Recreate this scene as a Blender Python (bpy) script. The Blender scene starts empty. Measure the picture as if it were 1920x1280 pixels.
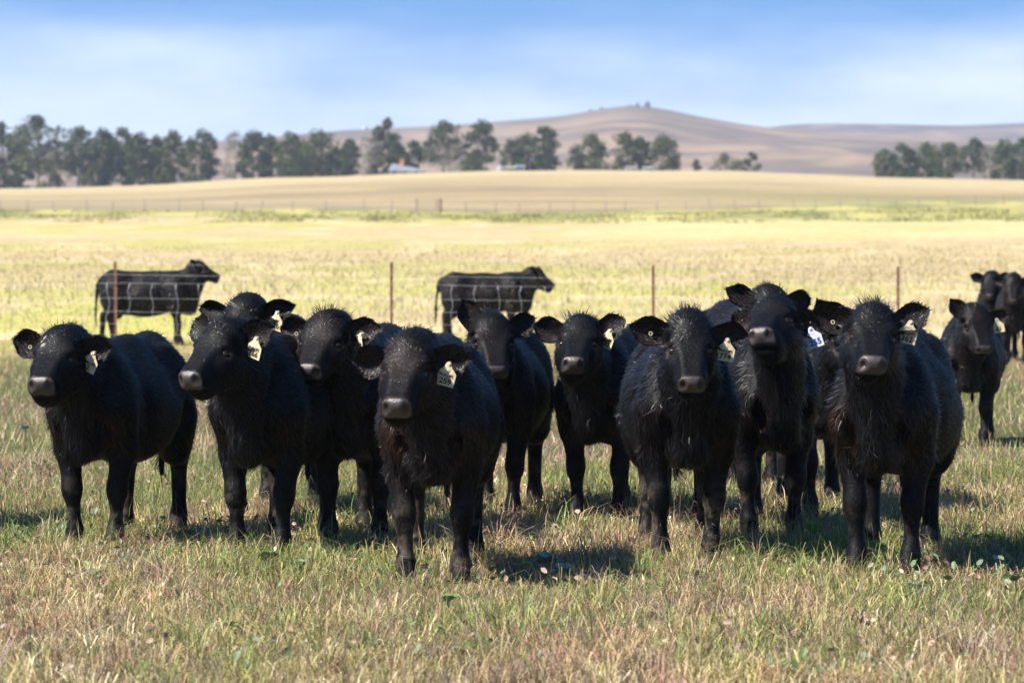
import bpy, math, random
import numpy as np
from mathutils import Vector, Matrix
R = math.radians
rng = np.random.default_rng(7)
random.seed(7)
scene = bpy.context.scene
COL = scene.collection

# ------------------------------------------------------------------ camera
CAM_H = 1.6          # eye height above the flat paddock
FPX = 7200.0         # focal length in photo pixels (135 mm on a 36 mm wide frame, 1920 px)
HORIZ = 450.0        # eye level in the photo, pixel row
cam_d = bpy.data.cameras.new('camera')
cam = bpy.data.objects.new('camera', cam_d)
COL.objects.link(cam)
cam.location = (0, 0, CAM_H)
cam.rotation_euler = (R(90) - math.atan((640 - HORIZ) / FPX), 0, 0)
cam_d.lens = 135; cam_d.sensor_width = 36
cam_d.clip_start = 0.5; cam_d.clip_end = 20000
cam_d.dof.use_dof = True
cam_d.dof.focus_distance = 20.0
cam_d.dof.aperture_fstop = 5.3
cam_d.dof.aperture_blades = 9
scene.camera = cam

# ------------------------------------------------------------------ sky, sun, exposure
SUN_EL, SUN_AZ = 46.0, 62.0      # elevation; degrees from straight behind the camera towards the left
to_sun = Vector((-math.sin(R(SUN_AZ)) * math.cos(R(SUN_EL)), -math.cos(R(SUN_AZ)) * math.cos(R(SUN_EL)), math.sin(R(SUN_EL))))
world = bpy.data.worlds.new('World'); scene.world = world; world.use_nodes = True
wn = world.node_tree; wn.nodes.clear(); WL = wn.links.new
def wnode(t, **kw):
    n = wn.nodes.new(t)
    for k, v in kw.items(): setattr(n, k, v)
    return n
tc = wnode('ShaderNodeTexCoord')
sep = wnode('ShaderNodeSeparateXYZ'); WL(tc.outputs['Generated'], sep.inputs[0])
sky = wnode('ShaderNodeTexSky', sky_type='NISHITA', sun_disc=False)
sky.sun_elevation = R(SUN_EL)
sky.sun_rotation = math.atan2(to_sun.x, to_sun.y)
sky.altitude = 700; sky.air_density = 1.0; sky.dust_density = 0.1; sky.ozone_density = 2.0
# the clear air above the low cloud bank: look the sky up a little higher than the sight line
up = wnode('ShaderNodeVectorMath', operation='ADD'); WL(tc.outputs['Generated'], up.inputs[0]); up.inputs[1].default_value = (0, 0, 0.22)
nrm = wnode('ShaderNodeVectorMath', operation='NORMALIZE'); WL(up.outputs[0], nrm.inputs[0])
WL(nrm.outputs[0], sky.inputs[0])
tint = wnode('ShaderNodeMix', data_type='RGBA', blend_type='MULTIPLY'); tint.inputs[0].default_value = 1
WL(sky.outputs[0], tint.inputs[6]); tint.inputs[7].default_value = (0.115, 0.80, 1.27, 1)
mp = wnode('ShaderNodeMapping'); mp.inputs['Scale'].default_value = (9, 9, 30); mp.inputs['Location'].default_value = (3.1, 0.4, 1.7)
WL(tc.outputs['Generated'], mp.inputs[0])
nz = wnode('ShaderNodeTexNoise'); nz.inputs['Scale'].default_value = 1.0; nz.inputs['Detail'].default_value = 6; nz.inputs['Roughness'].default_value = 0.55
WL(mp.outputs[0], nz.inputs['Vector'])
nmul = wnode('ShaderNodeMath', operation='MULTIPLY_ADD'); WL(nz.outputs[0], nmul.inputs[0]); nmul.inputs[1].default_value = 0.060; nmul.inputs[2].default_value = -0.030
zn = wnode('ShaderNodeMath', operation='ADD'); WL(sep.outputs['Z'], zn.inputs[0]); WL(nmul.outputs[0], zn.inputs[1])
bank = wnode('ShaderNodeMapRange', interpolation_type='SMOOTHSTEP')       # low cloud bank thinning out upwards
WL(zn.outputs[0], bank.inputs['Value']); bank.inputs['From Min'].default_value = 0.022; bank.inputs['From Max'].default_value = 0.070
bank.inputs['To Min'].default_value = 0.93; bank.inputs['To Max'].default_value = 0.06
mp2 = wnode('ShaderNodeMapping'); mp2.inputs['Scale'].default_value = (14, 14, 60); mp2.inputs['Location'].default_value = (0.3, 2.0, 0.2)
WL(tc.outputs['Generated'], mp2.inputs[0])
nz2 = wnode('ShaderNodeTexNoise'); nz2.inputs['Scale'].default_value = 1.0; nz2.inputs['Detail'].default_value = 5
WL(mp2.outputs[0], nz2.inputs['Vector'])
cr = wnode('ShaderNodeValToRGB'); WL(nz2.outputs[0], cr.inputs[0])
cr.color_ramp.elements[0].position = 0.35; cr.color_ramp.elements[0].color = (6.3, 7.4, 9.6, 1)
cr.color_ramp.elements[1].position = 0.62; cr.color_ramp.elements[1].color = (8.0, 8.7, 9.8, 1)
cm = wnode('ShaderNodeMix', data_type='RGBA'); WL(bank.outputs[0], cm.inputs[0]); WL(tint.outputs[2], cm.inputs[6]); WL(cr.outputs[0], cm.inputs[7])
bg = wnode('ShaderNodeBackground'); WL(cm.outputs[2], bg.inputs[0]); bg.inputs[1].default_value = 0.058
wo = wnode('ShaderNodeOutputWorld'); WL(bg.outputs[0], wo.inputs[0])
sd = bpy.data.lights.new('sun', 'SUN'); sd.energy = 5.0; sd.angle = R(0.55); sd.color = (1.0, 0.94, 0.85)
sun = bpy.data.objects.new('sun', sd); COL.objects.link(sun)
sun.location = (-30, 0, 40)
sun.rotation_euler = (-to_sun).to_track_quat('-Z', 'Y').to_euler()
vs = scene.view_settings
vs.view_transform = 'Standard'; vs.look = 'None'; vs.gamma = 1.0; vs.use_curve_mapping = False; vs.exposure = 1.35
HAZE = 0.00016
scene.cycles.use_denoising = True
scene.cycles.max_bounces = 6; scene.cycles.diffuse_bounces = 3; scene.cycles.transmission_bounces = 3
scene.cycles.transparent_max_bounces = 6; scene.cycles.volume_bounces = 0
scene.cycles.sample_clamp_indirect = 4

# ------------------------------------------------------------------ helpers
def sstep(a, b, x):
    t = np.clip((x - a) / (b - a), 0, 1)
    return t * t * (3 - 2 * t)

_tab = np.random.default_rng(11).random((256, 256)).astype(np.float32)
def vnoise(x, y):
    x = np.asarray(x, dtype=np.float64); y = np.asarray(y, dtype=np.float64)
    xi = np.floor(x).astype(int); yi = np.floor(y).astype(int)
    fx = x - xi; fy = y - yi
    fx = fx * fx * (3 - 2 * fx); fy = fy * fy * (3 - 2 * fy)
    a = _tab[xi & 255, yi & 255]; b = _tab[(xi + 1) & 255, yi & 255]
    c = _tab[xi & 255, (yi + 1) & 255]; d = _tab[(xi + 1) & 255, (yi + 1) & 255]
    return (a * (1 - fx) + b * fx) * (1 - fy) + (c * (1 - fx) + d * fx) * fy
def fbm(x, y, n=4):
    s = 0; amp = 0.5; t = 0
    for i in range(n):
        s = s + amp * vnoise(x * 2 ** i + 17.3 * i, y * 2 ** i + 5.1 * i); t += amp; amp *= 0.5
    return s / t

def mesh_np(name, V, faces_list, col=None, normals=None, smooth=True, mat=None, mats=None, mat_idx=None):
    """V (n,3); faces_list: list of (m,k) int arrays."""
    me = bpy.data.meshes.new(name)
    V = np.asarray(V, dtype=np.float32)
    me.vertices.add(len(V)); me.vertices.foreach_set('co', V.ravel())
    loops = np.concatenate([f.ravel() for f in faces_list]).astype(np.int32)
    sizes = np.concatenate([np.full(len(f), f.shape[1], np.int32) for f in faces_list])
    starts = np.concatenate([[0], np.cumsum(sizes)[:-1]]).astype(np.int32)
    me.loops.add(len(loops)); me.loops.foreach_set('vertex_index', loops)
    me.polygons.add(len(sizes)); me.polygons.foreach_set('loop_start', starts)
    me.polygons.foreach_set('loop_total', sizes)
    if smooth: me.polygons.foreach_set('use_smooth', np.ones(len(sizes), bool))
    if mat_idx is not None: me.polygons.foreach_set('material_index', mat_idx.astype(np.int32))
    me.update(calc_edges=True)
    if col is not None:
        at = me.attributes.new('Col', 'FLOAT_COLOR', 'POINT')
        c4 = np.ones((len(V), 4), np.float32); c4[:, :3] = col
        at.data.foreach_set('color', c4.ravel())
    if normals is not None: me.normals_split_custom_set_from_vertices(normals.astype(np.float32))
    for m in ([mat] if mat else []) + (mats or []): me.materials.append(m)
    return me

def obj(name, me, parent=None, **props):
    o = bpy.data.objects.new(name, me); COL.objects.link(o)
    if parent: o.parent = parent
    for k, v in props.items(): o[k] = v
    return o
def empty(name, loc, label, cat, group=None):
    o = bpy.data.objects.new(name, None); COL.objects.link(o); o.location = loc
    o.empty_display_size = 0.2
    o['label'] = label; o['category'] = cat
    if group: o['group'] = group
    return o

def at_px(px, py, D):
    """point at distance D whose picture falls at photo pixel px,py (used to survey the place)."""
    return np.array([(px - 960) / FPX * D, D, CAM_H - (py - HORIZ) / FPX * D])

class MB:
    def __init__(s): s.v = []; s.f = []
    def box(s, c, h, rz=0.0, taper=1.0):
        n = len(s.v); ca, sa = math.cos(rz), math.sin(rz)
        for z in (-1, 1):
            t = taper if z > 0 else 1.0
            for x, y in ((-1, -1), (1, -1), (1, 1), (-1, 1)):
                a, b = x * h[0] * t, y * h[1] * t
                s.v.append((c[0] + a * ca - b * sa, c[1] + a * sa + b * ca, c[2] + z * h[2]))
        s.f += [[n + i for i in q] for q in ((0, 3, 2, 1), (4, 5, 6, 7), (0, 1, 5, 4), (1, 2, 6, 5), (2, 3, 7, 6), (3, 0, 4, 7))]
    def tube(s, pts, rad, k=6):
        n = len(s.v); pts = [Vector(p) for p in pts]
        rads = rad if isinstance(rad, (list, tuple)) else [rad] * len(pts)
        for i, p in enumerate(pts):
            d = (pts[min(i + 1, len(pts) - 1)] - pts[max(i - 1, 0)]).normalized()
            a = d.orthogonal().normalized(); b = d.cross(a)
            for j in range(k):
                t = 2 * math.pi * j / k
                s.v.append(tuple(p + (a * math.cos(t) + b * math.sin(t)) * rads[i]))
        for i in range(len(pts) - 1):
            for j in range(k):
                s.f.append([n + i * k + j, n + i * k + (j + 1) % k, n + (i + 1) * k + (j + 1) % k, n + (i + 1) * k + j])
        s.f.append([n + j for j in range(k)][::-1]); e = n + (len(pts) - 1) * k
        s.f.append([e + j for j in range(k)])
    def poly(s, verts, faces):
        n = len(s.v); s.v += [tuple(v) for v in verts]; s.f += [[n + i for i in f] for f in faces]
    def build(s, name, mat, parent=None, smooth=False, **props):
        me = bpy.data.meshes.new(name); me.from_pydata(s.v, [], s.f)
        if smooth: me.polygons.foreach_set('use_smooth', [True] * len(me.polygons))
        me.materials.append(mat); me.update()
        return obj(name, me, parent, **props)

# ------------------------------------------------------------------ materials
def new_mat(name):
    m = bpy.data.materials.new(name); m.use_nodes = True
    nt = m.node_tree; b = nt.nodes['Principled BSDF']
    return m, nt, b
def noise_mat(name, c1, c2, scale=8, rough=0.8, bump=0.0, coord='Object', metal=0.0, detail=4):
    m, nt, b = new_mat(name)
    t = nt.nodes.new('ShaderNodeTexCoord'); n = nt.nodes.new('ShaderNodeTexNoise'); n.inputs['Scale'].default_value = scale; n.inputs['Detail'].default_value = detail
    nt.links.new(t.outputs[coord], n.inputs['Vector'])
    r = nt.nodes.new('ShaderNodeValToRGB'); nt.links.new(n.outputs[0], r.inputs[0])
    r.color_ramp.elements[0].position = 0.35; r.color_ramp.elements[0].color = (*c1, 1)
    r.color_ramp.elements[1].position = 0.65; r.color_ramp.elements[1].color = (*c2, 1)
    nt.links.new(r.outputs[0], b.inputs['Base Color']); b.inputs['Roughness'].default_value = rough; b.inputs['Metallic'].default_value = metal
    if bump:
        bp = nt.nodes.new('ShaderNodeBump'); bp.inputs['Strength'].default_value = bump; nt.links.new(n.outputs[0], bp.inputs['Height']); nt.links.new(bp.outputs[0], b.inputs['Normal'])
    return m
def attr_mat(name, rough=0.6, spec=0.5, translucent=0.0, noise_scale=0, noise_amt=0.3, bump=0.0, sheen=0.0):
    m, nt, b = new_mat(name)
    a = nt.nodes.new('ShaderNodeAttribute'); a.attribute_name = 'Col'
    out = a.outputs['Color']
    if noise_scale:
        t = nt.nodes.new('ShaderNodeTexCoord'); n = nt.nodes.new('ShaderNodeTexNoise'); n.inputs['Scale'].default_value = noise_scale; n.inputs['Detail'].default_value = 5
        nt.links.new(t.outputs['Object'], n.inputs['Vector'])
        mr = nt.nodes.new('ShaderNodeMapRange'); nt.links.new(n.outputs[0], mr.inputs['Value'])
        mr.inputs['From Min'].default_value = 0.3; mr.inputs['From Max'].default_value = 0.7
        mr.inputs['To Min'].default_value = 1 - noise_amt; mr.inputs['To Max'].default_value = 1 + noise_amt
        mx = nt.nodes.new('ShaderNodeVectorMath'); mx.operation = 'SCALE'
        nt.links.new(out, mx.inputs[0]); nt.links.new(mr.outputs[0], mx.inputs['Scale']); out = mx.outputs[0]
        if bump:
            bp = nt.nodes.new('ShaderNodeBump'); bp.inputs['Strength'].default_value = bump; bp.inputs['Distance'].default_value = 0.01
            nt.links.new(n.outputs[0], bp.inputs['Height']); nt.links.new(bp.outputs[0], b.inputs['Normal'])
    nt.links.new(out, b.inputs['Base Color'])
    b.inputs['Roughness'].default_value = rough; b.inputs['Specular IOR Level'].default_value = spec
    if sheen:
        b.inputs['Sheen Weight'].default_value = sheen; b.inputs['Sheen Roughness'].default_value = 0.35
    if translucent:
        tr = nt.nodes.new('ShaderNodeBsdfTranslucent'); nt.links.new(out, tr.inputs[0])
        ms = nt.nodes.new('ShaderNodeMixShader'); ms.inputs[0].default_value = translucent
        nt.links.new(b.outputs[0], ms.inputs[1]); nt.links.new(tr.outputs[0], ms.inputs[2])
        nt.links.new(ms.outputs[0], nt.nodes['Material Output'].inputs['Surface'])
    return m

M_grass = attr_mat('grass_blade', rough=0.55, spec=0.3, translucent=0.25)
M_leaf = attr_mat('tree_leaf', rough=0.6, spec=0.2, translucent=0.15)
M_ground = attr_mat('pasture_ground', rough=0.95, spec=0.1, noise_scale=1.6, noise_amt=0.22)
M_hill = attr_mat('hill_grass', rough=1.0, spec=0.0, noise_scale=0.02, noise_amt=0.15)
M_skin = attr_mat('cow_skin', rough=0.55, spec=0.09, noise_scale=60, noise_amt=0.4, bump=0.35)
M_hair = attr_mat('cow_hair', rough=0.46, spec=0.34)
M_nose = attr_mat('cow_nose', rough=0.33, spec=0.5, noise_scale=170, noise_amt=0.28, bump=0.35)
M_weed = attr_mat('weed_leaf', rough=0.5, spec=0.35, translucent=0.15, noise_scale=40, noise_amt=0.2)
M_eye, _, b = new_mat('cow_eye'); b.inputs['Base Color'].default_value = (0.012, 0.008, 0.006, 1); b.inputs['Roughness'].default_value = 0.06
M_tag = noise_mat('tag_plastic', (0.44, 0.36, 0.19), (0.58, 0.52, 0.37), 30, 0.45)
M_tagw = noise_mat('tag_plastic_white', (0.48, 0.50, 0.56), (0.58, 0.60, 0.64), 30, 0.45)
M_ink, _, b = new_mat('tag_ink'); b.inputs['Base Color'].default_value = (0.012, 0.011, 0.012, 1); b.inputs['Roughness'].default_value = 0.6
M_inkb, _, b = new_mat('tag_ink_blue'); b.inputs['Base Color'].default_value = (0.02, 0.04, 0.25, 1); b.inputs['Roughness'].default_value = 0.6
M_rust = noise_mat('rusty_steel', (0.12, 0.052, 0.035), (0.22, 0.11, 0.075), 25, 0.8, 0.2)
M_wire = noise_mat('galvanised_wire', (0.42, 0.42, 0.44), (0.62, 0.62, 0.64), 20, 0.45, 0, metal=0.35)
M_bark = noise_mat('bark', (0.05, 0.038, 0.03), (0.13, 0.105, 0.085), 3, 0.9, 0.4)
M_barkp = noise_mat('pale_bark', (0.22, 0.19, 0.16), (0.42, 0.38, 0.33), 2, 0.85, 0.3)
M_wood = noise_mat('grey_fence_wood', (0.18, 0.14, 0.11), (0.28, 0.23, 0.18), 6, 0.9)
M_roof = noise_mat('grey_tin_roof', (0.15, 0.165, 0.19), (0.20, 0.215, 0.24), 0.7, 0.5)
M_white = noise_mat('white_paint', (0.26, 0.26, 0.26), (0.36, 0.36, 0.355), 0.8, 0.6)
M_cream = noise_mat('cream_wall', (0.28, 0.25, 0.20), (0.34, 0.31, 0.25), 0.8, 0.7)
M_brick = noise_mat('brick_red', (0.36, 0.15, 0.10), (0.5, 0.24, 0.16), 4, 0.85)
M_glass, _, b = new_mat('window_glass'); b.inputs['Base Color'].default_value = (0.03, 0.035, 0.045, 1); b.inputs['Roughness'].default_value = 0.08
#==STRUCTURE==
# ------------------------------------------------------------------ terrain
PD = np.array([-60, 65, 90, 130, 200, 300, 400])
PZ = np.array([0, 0, 0.15, 0.6, 1.6, 3.06, 4.9])
CX = np.array([-2000, -600, 0, 150, 300, 500, 700, 900, 1100, 1400, 1700, 1920, 2600, 4000])
CY = np.array([372, 362, 355, 353, 347, 333, 326, 321, 319, 320, 331, 338, 350, 362])
GD = np.array([400, 520, 640, 720, 800, 1000, 1300])
GG = np.array([0.0, 0.30, 0.72, 1.0, 0.86, 0.1, -0.5])
def ground_z(x, y):
    x = np.asarray(x, float); y = np.asarray(y, float)
    z = np.interp(y, PD, PZ)
    px = x / np.maximum(y, 50) * FPX + 960
    crest = CAM_H + (HORIZ - np.interp(px, CX, CY)) * 720 / FPX
    z = z + (crest - 4.9) * np.interp(y, GD, GG)
    z = z + (fbm(x / 30, y / 60) - 0.5) * 0.9 * sstep(120, 400, y)
    return z
def terrain_color(x, y):
    """real ground colours: grazed paddock, straw-pale hay field, green wet strip, dry tan rise"""
    n1 = fbm(x / 2.2, y / 4.5); n2 = fbm(x / 14 + 40, y / 26); n3 = fbm(x / 60 + 9, y / 70 + 3)
    c = lambda *v: np.array(v)[None, :]
    mix = lambda a, b, t: a * (1 - t[:, None]) + b * t[:, None]
    near = mix(c(.10, .075, .042), c(.07, .066, .028), sstep(.4, .65, n1))
    mid = mix(c(.35, .275, .15), c(.325, .29, .105), sstep(.42, .62, n2))
    mid = mix(mid, c(.33, .31, .085), sstep(.42, .60, fbm(x / 3.2 + 5, y / 12 + 2)) * sstep(6, -6, x) * sstep(140, 80, y) * .95)
    mid = mix(mid, c(.43, .345, .20), sstep(.5, .7, n1))
    green = mix(c(.17, .17, .065), c(.36, .32, .115), sstep(.40, .62, fbm(x / 4 + 3, y / 14)))
    yel = mix(c(.385, .345, .175), c(.345, .31, .14), sstep(.45, .65, n2))
    tan = mix(c(.29, .225, .120), c(.215, .165, .095), sstep(.40, .62, fbm(x / 45, y / 20)))
    pale = c(.37, .295, .165)
    col = mix(near, mid, sstep(46, 62, y + (n2 - .5) * 20))
    right = sstep(-2, 8, x + (n3 - .5) * 20)
    col = mix(col, yel, sstep(190, 225, y + (n2 - .5) * 45) * right)
    gw = sstep(285, 318, y + (n2 - .5) * 60)
    col = mix(col, green, gw)
    t0 = 375 + 60 * sstep(10, 45, x) + (n2 - .5) * 40
    col = mix(col, tan, sstep(0, 22, y - t0))
    rg = sstep(12, 40, x) * sstep(430, 470, y) * (1 - sstep(500, 560, y + (n3 - .5) * 60))
    col = mix(col, c(.20, .18, .075), rg * .75)
    col = mix(col, pale, sstep(560, 670, y + (n3 - .5) * 160) * .9)
    return np.clip(col, 0.01, 1)
ys = np.concatenate([np.arange(-60, 12, 6), np.arange(12, 66, 0.6), np.arange(66, 160, 2), np.arange(160, 480, 4), np.arange(480, 1000, 9), np.arange(1000, 4401, 100)])
us = np.sinh(np.linspace(-3.4, 3.4, 141)) / np.sinh(3.4)
gx = us[None, :] * (130 + np.maximum(ys[:, None], 0) * 0.33); gy = np.repeat(ys[:, None], len(us), 1)
gv = np.stack([gx, gy, ground_z(gx, gy)], -1).reshape(-1, 3)
ny, nx = gy.shape
ii = (np.arange(ny - 1)[:, None] * nx + np.arange(nx - 1)[None, :]).ravel()
gf = np.stack([ii, ii + 1, ii + nx + 1, ii + nx], 1)
ground = obj('ground', mesh_np('ground', gv, [gf], terrain_color(gv[:, 0], gv[:, 1]), mat=M_ground), kind='structure')

def hill(name, D0, D1, D2, prof_px, prof_y, zbase, amp, cols):
    pxs = np.linspace(prof_px[0], prof_px[-1], 180)
    t = np.linspace(0, 1, 70)
    Ds = np.concatenate([D0 + (D1 - D0) * t, D1 + (D2 - D1) * np.linspace(0.03, 1, 20)])
    P, Dg = np.meshgrid(pxs, Ds)
    X = (P - 960) / FPX * Dg; Y = Dg
    k = np.ones(9) / 9
    pr = np.interp(pxs, prof_px, prof_y); pr = np.convolve(np.pad(pr, 4, mode='edge'), k, 'valid')
    top = CAM_H + (HORIZ - pr) * D1 / FPX
    rise = np.clip((Dg - D0) / (D1 - D0), 0, 1); fall = np.clip((Dg - D1) / (D2 - D1), 0, 1)
    s = rise ** 1.15 * (1 - fall ** 1.3)
    Z = zbase + (top[None, :] - zbase) * s
    gul = ((fbm(X / 160, Y / 420) - 0.5) + .35 * (fbm(X / 45 + 8, Y / 160) - .5)) * amp * np.sin(np.pi * np.clip(rise, 0, 1)) * (1 - fall)
    Z = Z + gul
    V = np.stack([X, Y, Z], -1).reshape(-1, 3)
    n, m = X.shape
    ii = (np.arange(n - 1)[:, None] * m + np.arange(m - 1)[None, :]).ravel()
    F = np.stack([ii, ii + 1, ii + m + 1, ii + m], 1)
    x, y = V[:, 0], V[:, 1]
    n1 = fbm(x / 230, y / 130 + 7); n2 = fbm(x / 38 + 3, y / 45)
    C = np.array(cols)
    col = C[0] * (1 - sstep(.42, .56, n1))[:, None] + C[1] * sstep(.42, .56, n1)[:, None]
    w = sstep(.58, .70, n2)[:, None]; col = col * (1 - w) + C[2] * w
    return obj(name, mesh_np(name, V, [F], col, mat=M_hill), kind='structure')
hill('hill', 1350, 2600, 3300,
     [-300, 0, 300, 430, 500, 600, 680, 760, 850, 940, 1000, 1060, 1100, 1140, 1180, 1215, 1250, 1300, 1350, 1400, 1440, 1500, 1600, 1920, 2200],
     [300, 286, 272, 263, 258, 248, 242, 240, 236, 227, 224, 218, 211, 201, 196, 197, 207, 217, 227, 235, 241, 247, 255, 268, 275],
     6, 26, [(.225, .160, .112), (.125, .096, .080), (.165, .128, .090)])
hill('distant_hill', 2700, 3500, 4200, [1150, 1300, 1440, 1480, 1560, 1700, 1800, 1920, 2200], [262, 255, 240, 234, 232, 234, 236, 231, 226],
     30, 20, [(.17, .125, .105), (.10, .082, .08), (.21, .16, .12)])
#==COW==
# ------------------------------------------------------------------ cattle: one sculpted body, posed for every animal
HO = np.array([0.86, 0, 1.165]); HP = R(52)                     # poll, slope of the face
HA = np.array([math.cos(HP), 0, -math.sin(HP)]); HC = np.array([math.sin(HP), 0, math.cos(HP)])
HS = 1.0
def hpt(a, b, c): return HO + (HA * a + np.array([0, 1, 0]) * b + HC * c) * HS
def head_coords(P):
    d = P - HO
    return d @ HA / HS, P[:, 1] / HS, d @ HC / HS

def ell(c, r, head=False, rot=0.0):
    c = np.array(c, float); r = np.array(r, float)
    cc = hpt(*c) if head else c
    if head: r = r * HS
    m = max(r) if head or rot else r
    def f(X, Y, Z):
        x, y, z = X - cc[0], Y - cc[1], Z - cc[2]
        if head: x, z = x * HA[0] + z * HA[2], x * HC[0] + z * HC[2]
        if rot:
            ca, sa = math.cos(rot), math.sin(rot); x, z = x * ca + z * sa, -x * sa + z * ca
        k0 = np.sqrt((x / r[0]) ** 2 + (y / r[1]) ** 2 + (z / r[2]) ** 2) + 1e-6
        k1 = np.sqrt((x / r[0] ** 2) ** 2 + (y / r[1] ** 2) ** 2 + (z / r[2] ** 2) ** 2) + 1e-6
        return k0 * (k0 - 1) / k1
    return f, cc - m, cc + m
def cone(p, q, ra, rb, head=False):
    p = hpt(*p) if head else np.array(p, float); q = hpt(*q) if head else np.array(q, float)
    if head: ra, rb = ra * HS, rb * HS
    d = q - p; dd = d @ d; m = max(ra, rb)
    def f(X, Y, Z):
        x, y, z = X - p[0], Y - p[1], Z - p[2]
        t = np.clip((x * d[0] + y * d[1] + z * d[2]) / dd, 0, 1)
        return np.sqrt((x - t * d[0]) ** 2 + (y - t * d[1]) ** 2 + (z - t * d[2]) ** 2) - (ra + (rb - ra) * t)
    return f, np.minimum(p, q) - m, np.maximum(p, q) + m

def wedge(a0, a1, w0, w1, c0, c1, th, rr):
    """flat-topped tapering block along the face"""
    lo = np.minimum(hpt(a0, -.0, c0 - 2 * th), hpt(a1, 0, c1 - 2 * th)) - .12; hi = np.maximum(hpt(a0, 0, c0), hpt(a1, 0, c1)) + .12
    def f(X, Y, Z):
        x, z = X - HO[0], Z - HO[2]
        a = (x * HA[0] + z * HA[2]) / HS; c = (x * HC[0] + z * HC[2]) / HS; b = Y / HS
        t = np.clip((a - a0) / (a1 - a0), 0, 1)
        w = w0 + (w1 - w0) * t; cc = c0 + (c1 - c0) * t
        qa = np.abs(a - (a0 + a1) / 2) - (a1 - a0) / 2 + rr; qb = np.abs(b) - w + rr; qc = np.abs(c - (cc - th)) - th + rr
        m = np.sqrt(np.maximum(qa, 0) ** 2 + np.maximum(qb, 0) ** 2 + np.maximum(qc, 0) ** 2) + np.minimum(np.maximum(qa, np.maximum(qb, qc)), 0)
        return (m - rr) * HS
    return f, lo, hi
BODY = [  # (shape, blend)
    (ell((-0.04, 0, .750), (.58, .255, .325)), .10),
    (ell((-0.18, 0, .675), (.44, .290, .265)), .12),
    (ell((0.36, 0, .81), (.26, .185, .29)), .10),
    (ell((-0.56, 0, .87), (.28, .205, .21)), .13),
    (cone((.34, 0, .99), (-.60, 0, 1.035), .075, .07), .13),
    (ell((-.45, .160, 1.005), (.08, .045, .055)), .08),
    (cone((-.62, .0, 1.0), (-.79, .0, .965), .07, .055), .10),
    (ell((-.60, .14, .70), (.21, .125, .27)), .12),
    (ell((.55, 0, .66), (.145, .125, .20)), .12),
    (cone((.57, 0, .53), (.40, 0, .50), .070, .06), .09),
    (ell((.37, .150, .78), (.13, .075, .24), False, R(-18)), .07),
    (ell((.52, .130, .72), (.085, .055, .10)), .06),
    (cone((.70, 0, .80), (.61, 0, .50), .050, .055), .08),
    # neck
    (cone((.38, 0, .95), (.80, 0, 1.085), .135, .10), .12),
    (cone((.50, 0, .76), (.80, 0, .985), .165, .095), .14),
    # front leg
    (cone((.43, .160, .70), (.36, .162, .50), .105, .080), .05),
    (cone((.36, .162, .50), (.385, .140, .31), .078, .052), .035),
    (ell((.394, .139, .295), (.056, .060, .070)), .03),
    (cone((.385, .138, .29), (.380, .130, .10), .043, .036), .03),
    (ell((.388, .130, .095), (.046, .047, .042)), .04),
    (cone((.392, .130, .085), (.41, .130, .030), .044, .054), .03),
    # hind leg
    (cone((-.52, .165, .62), (-.60, .160, .45), .135, .085), .09),
    (cone((-.60, .160, .46), (-.705, .150, .385), .075, .052), .06),
    (ell((-.725, .150, .395), (.050, .044, .060)), .04),
    (cone((-.715, .150, .37), (-.695, .150, .10), .050, .041), .03),
    (ell((-.688, .150, .095), (.046, .046, .042)), .04),
    (cone((-.685, .150, .085), (-.665, .150, .030), .044, .054), .03),
    # tail
    (cone((-.78, 0, .985), (-.865, 0, .90), .040, .030), .04),
    (cone((-.865, 0, .90), (-.895, 0, .52), .028, .020), .02),
    (cone((-.895, 0, .52), (-.895, 0, .30), .028, .016), .02),
]
HEAD = [
    (ell((.080, 0, -.090), (.066, .086, .072), True), .06),
    (ell((.032, 0, -.072), (.032, .040, .036), True), .06),          # polled peak
    (ell((.120, 0, -.090), (.090, .090, .058), True), .05),
    (ell((.140, .084, -.058), (.038, .034, .032), True), .025),      # brow
    (ell((.215, .070, -.104), (.060, .044, .036), True), .04),       # cheekbone
    (wedge(.07, .385, .082, .054, -.022, -.030, .040, .020), .03),
    (cone((.20, .036, -.100), (.36, .036, -.088), .044, .038, True), .04),
    (ell((.388, 0, -.073), (.035, .056, .042), True), .03),
    (ell((.382, .041, -.078), (.037, .031, .040), True), .02),
    (ell((.366, .043, -.100), (.048, .036, .030), True), .025),      # upper lip
    (cone((.11, .056, -.185), (.35, .022, -.132), .062, .034, True), .06),
    (ell((.15, .072, -.150), (.110, .046, .085), True), .06),
    (ell((.386, 0, -.136), (.034, .054, .027), True), .02),          # lower lip and chin
    (cone((.04, 0, -.12), (-.05, 0, -.16), .085, .092, True), .08),
]
CUT = [
    (ell((.418, .046, -.060), (.026, .0155, .021), True, R(-30)), .010),   # nostril
    (ell((.418, .059, -.075), (.022, .012, .015), True, R(-30)), .010),
    (ell((.186, .108, -.062), (.028, .022, .018), True), .016),
    (ell((.110, .108, -.082), (.030, .020, .030), True), .03),       # temple       # eye hollow
    (ell((.398, .0, -.1165), (.060, .088, .0060), True), .006),      # mouth line
    (ell((-.34, .285, .85), (.10, .050, .085)), .07),                # hollow flank
    (ell((.17, .285, .74), (.030, .050, .22), False, R(-14)), .06),   # behind the shoulder
    (ell((.585, .175, .84), (.035, .055, .15), False, R(28)), .06),   # neck and shoulder groove
    (ell((.60, .115, .60), (.06, .040, .10)), .05),                  # beside the brisket
    (ell((-.40, .255, .60), (.045, .05, .12), False, R(20)), .06),    # stifle fold
]
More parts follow.
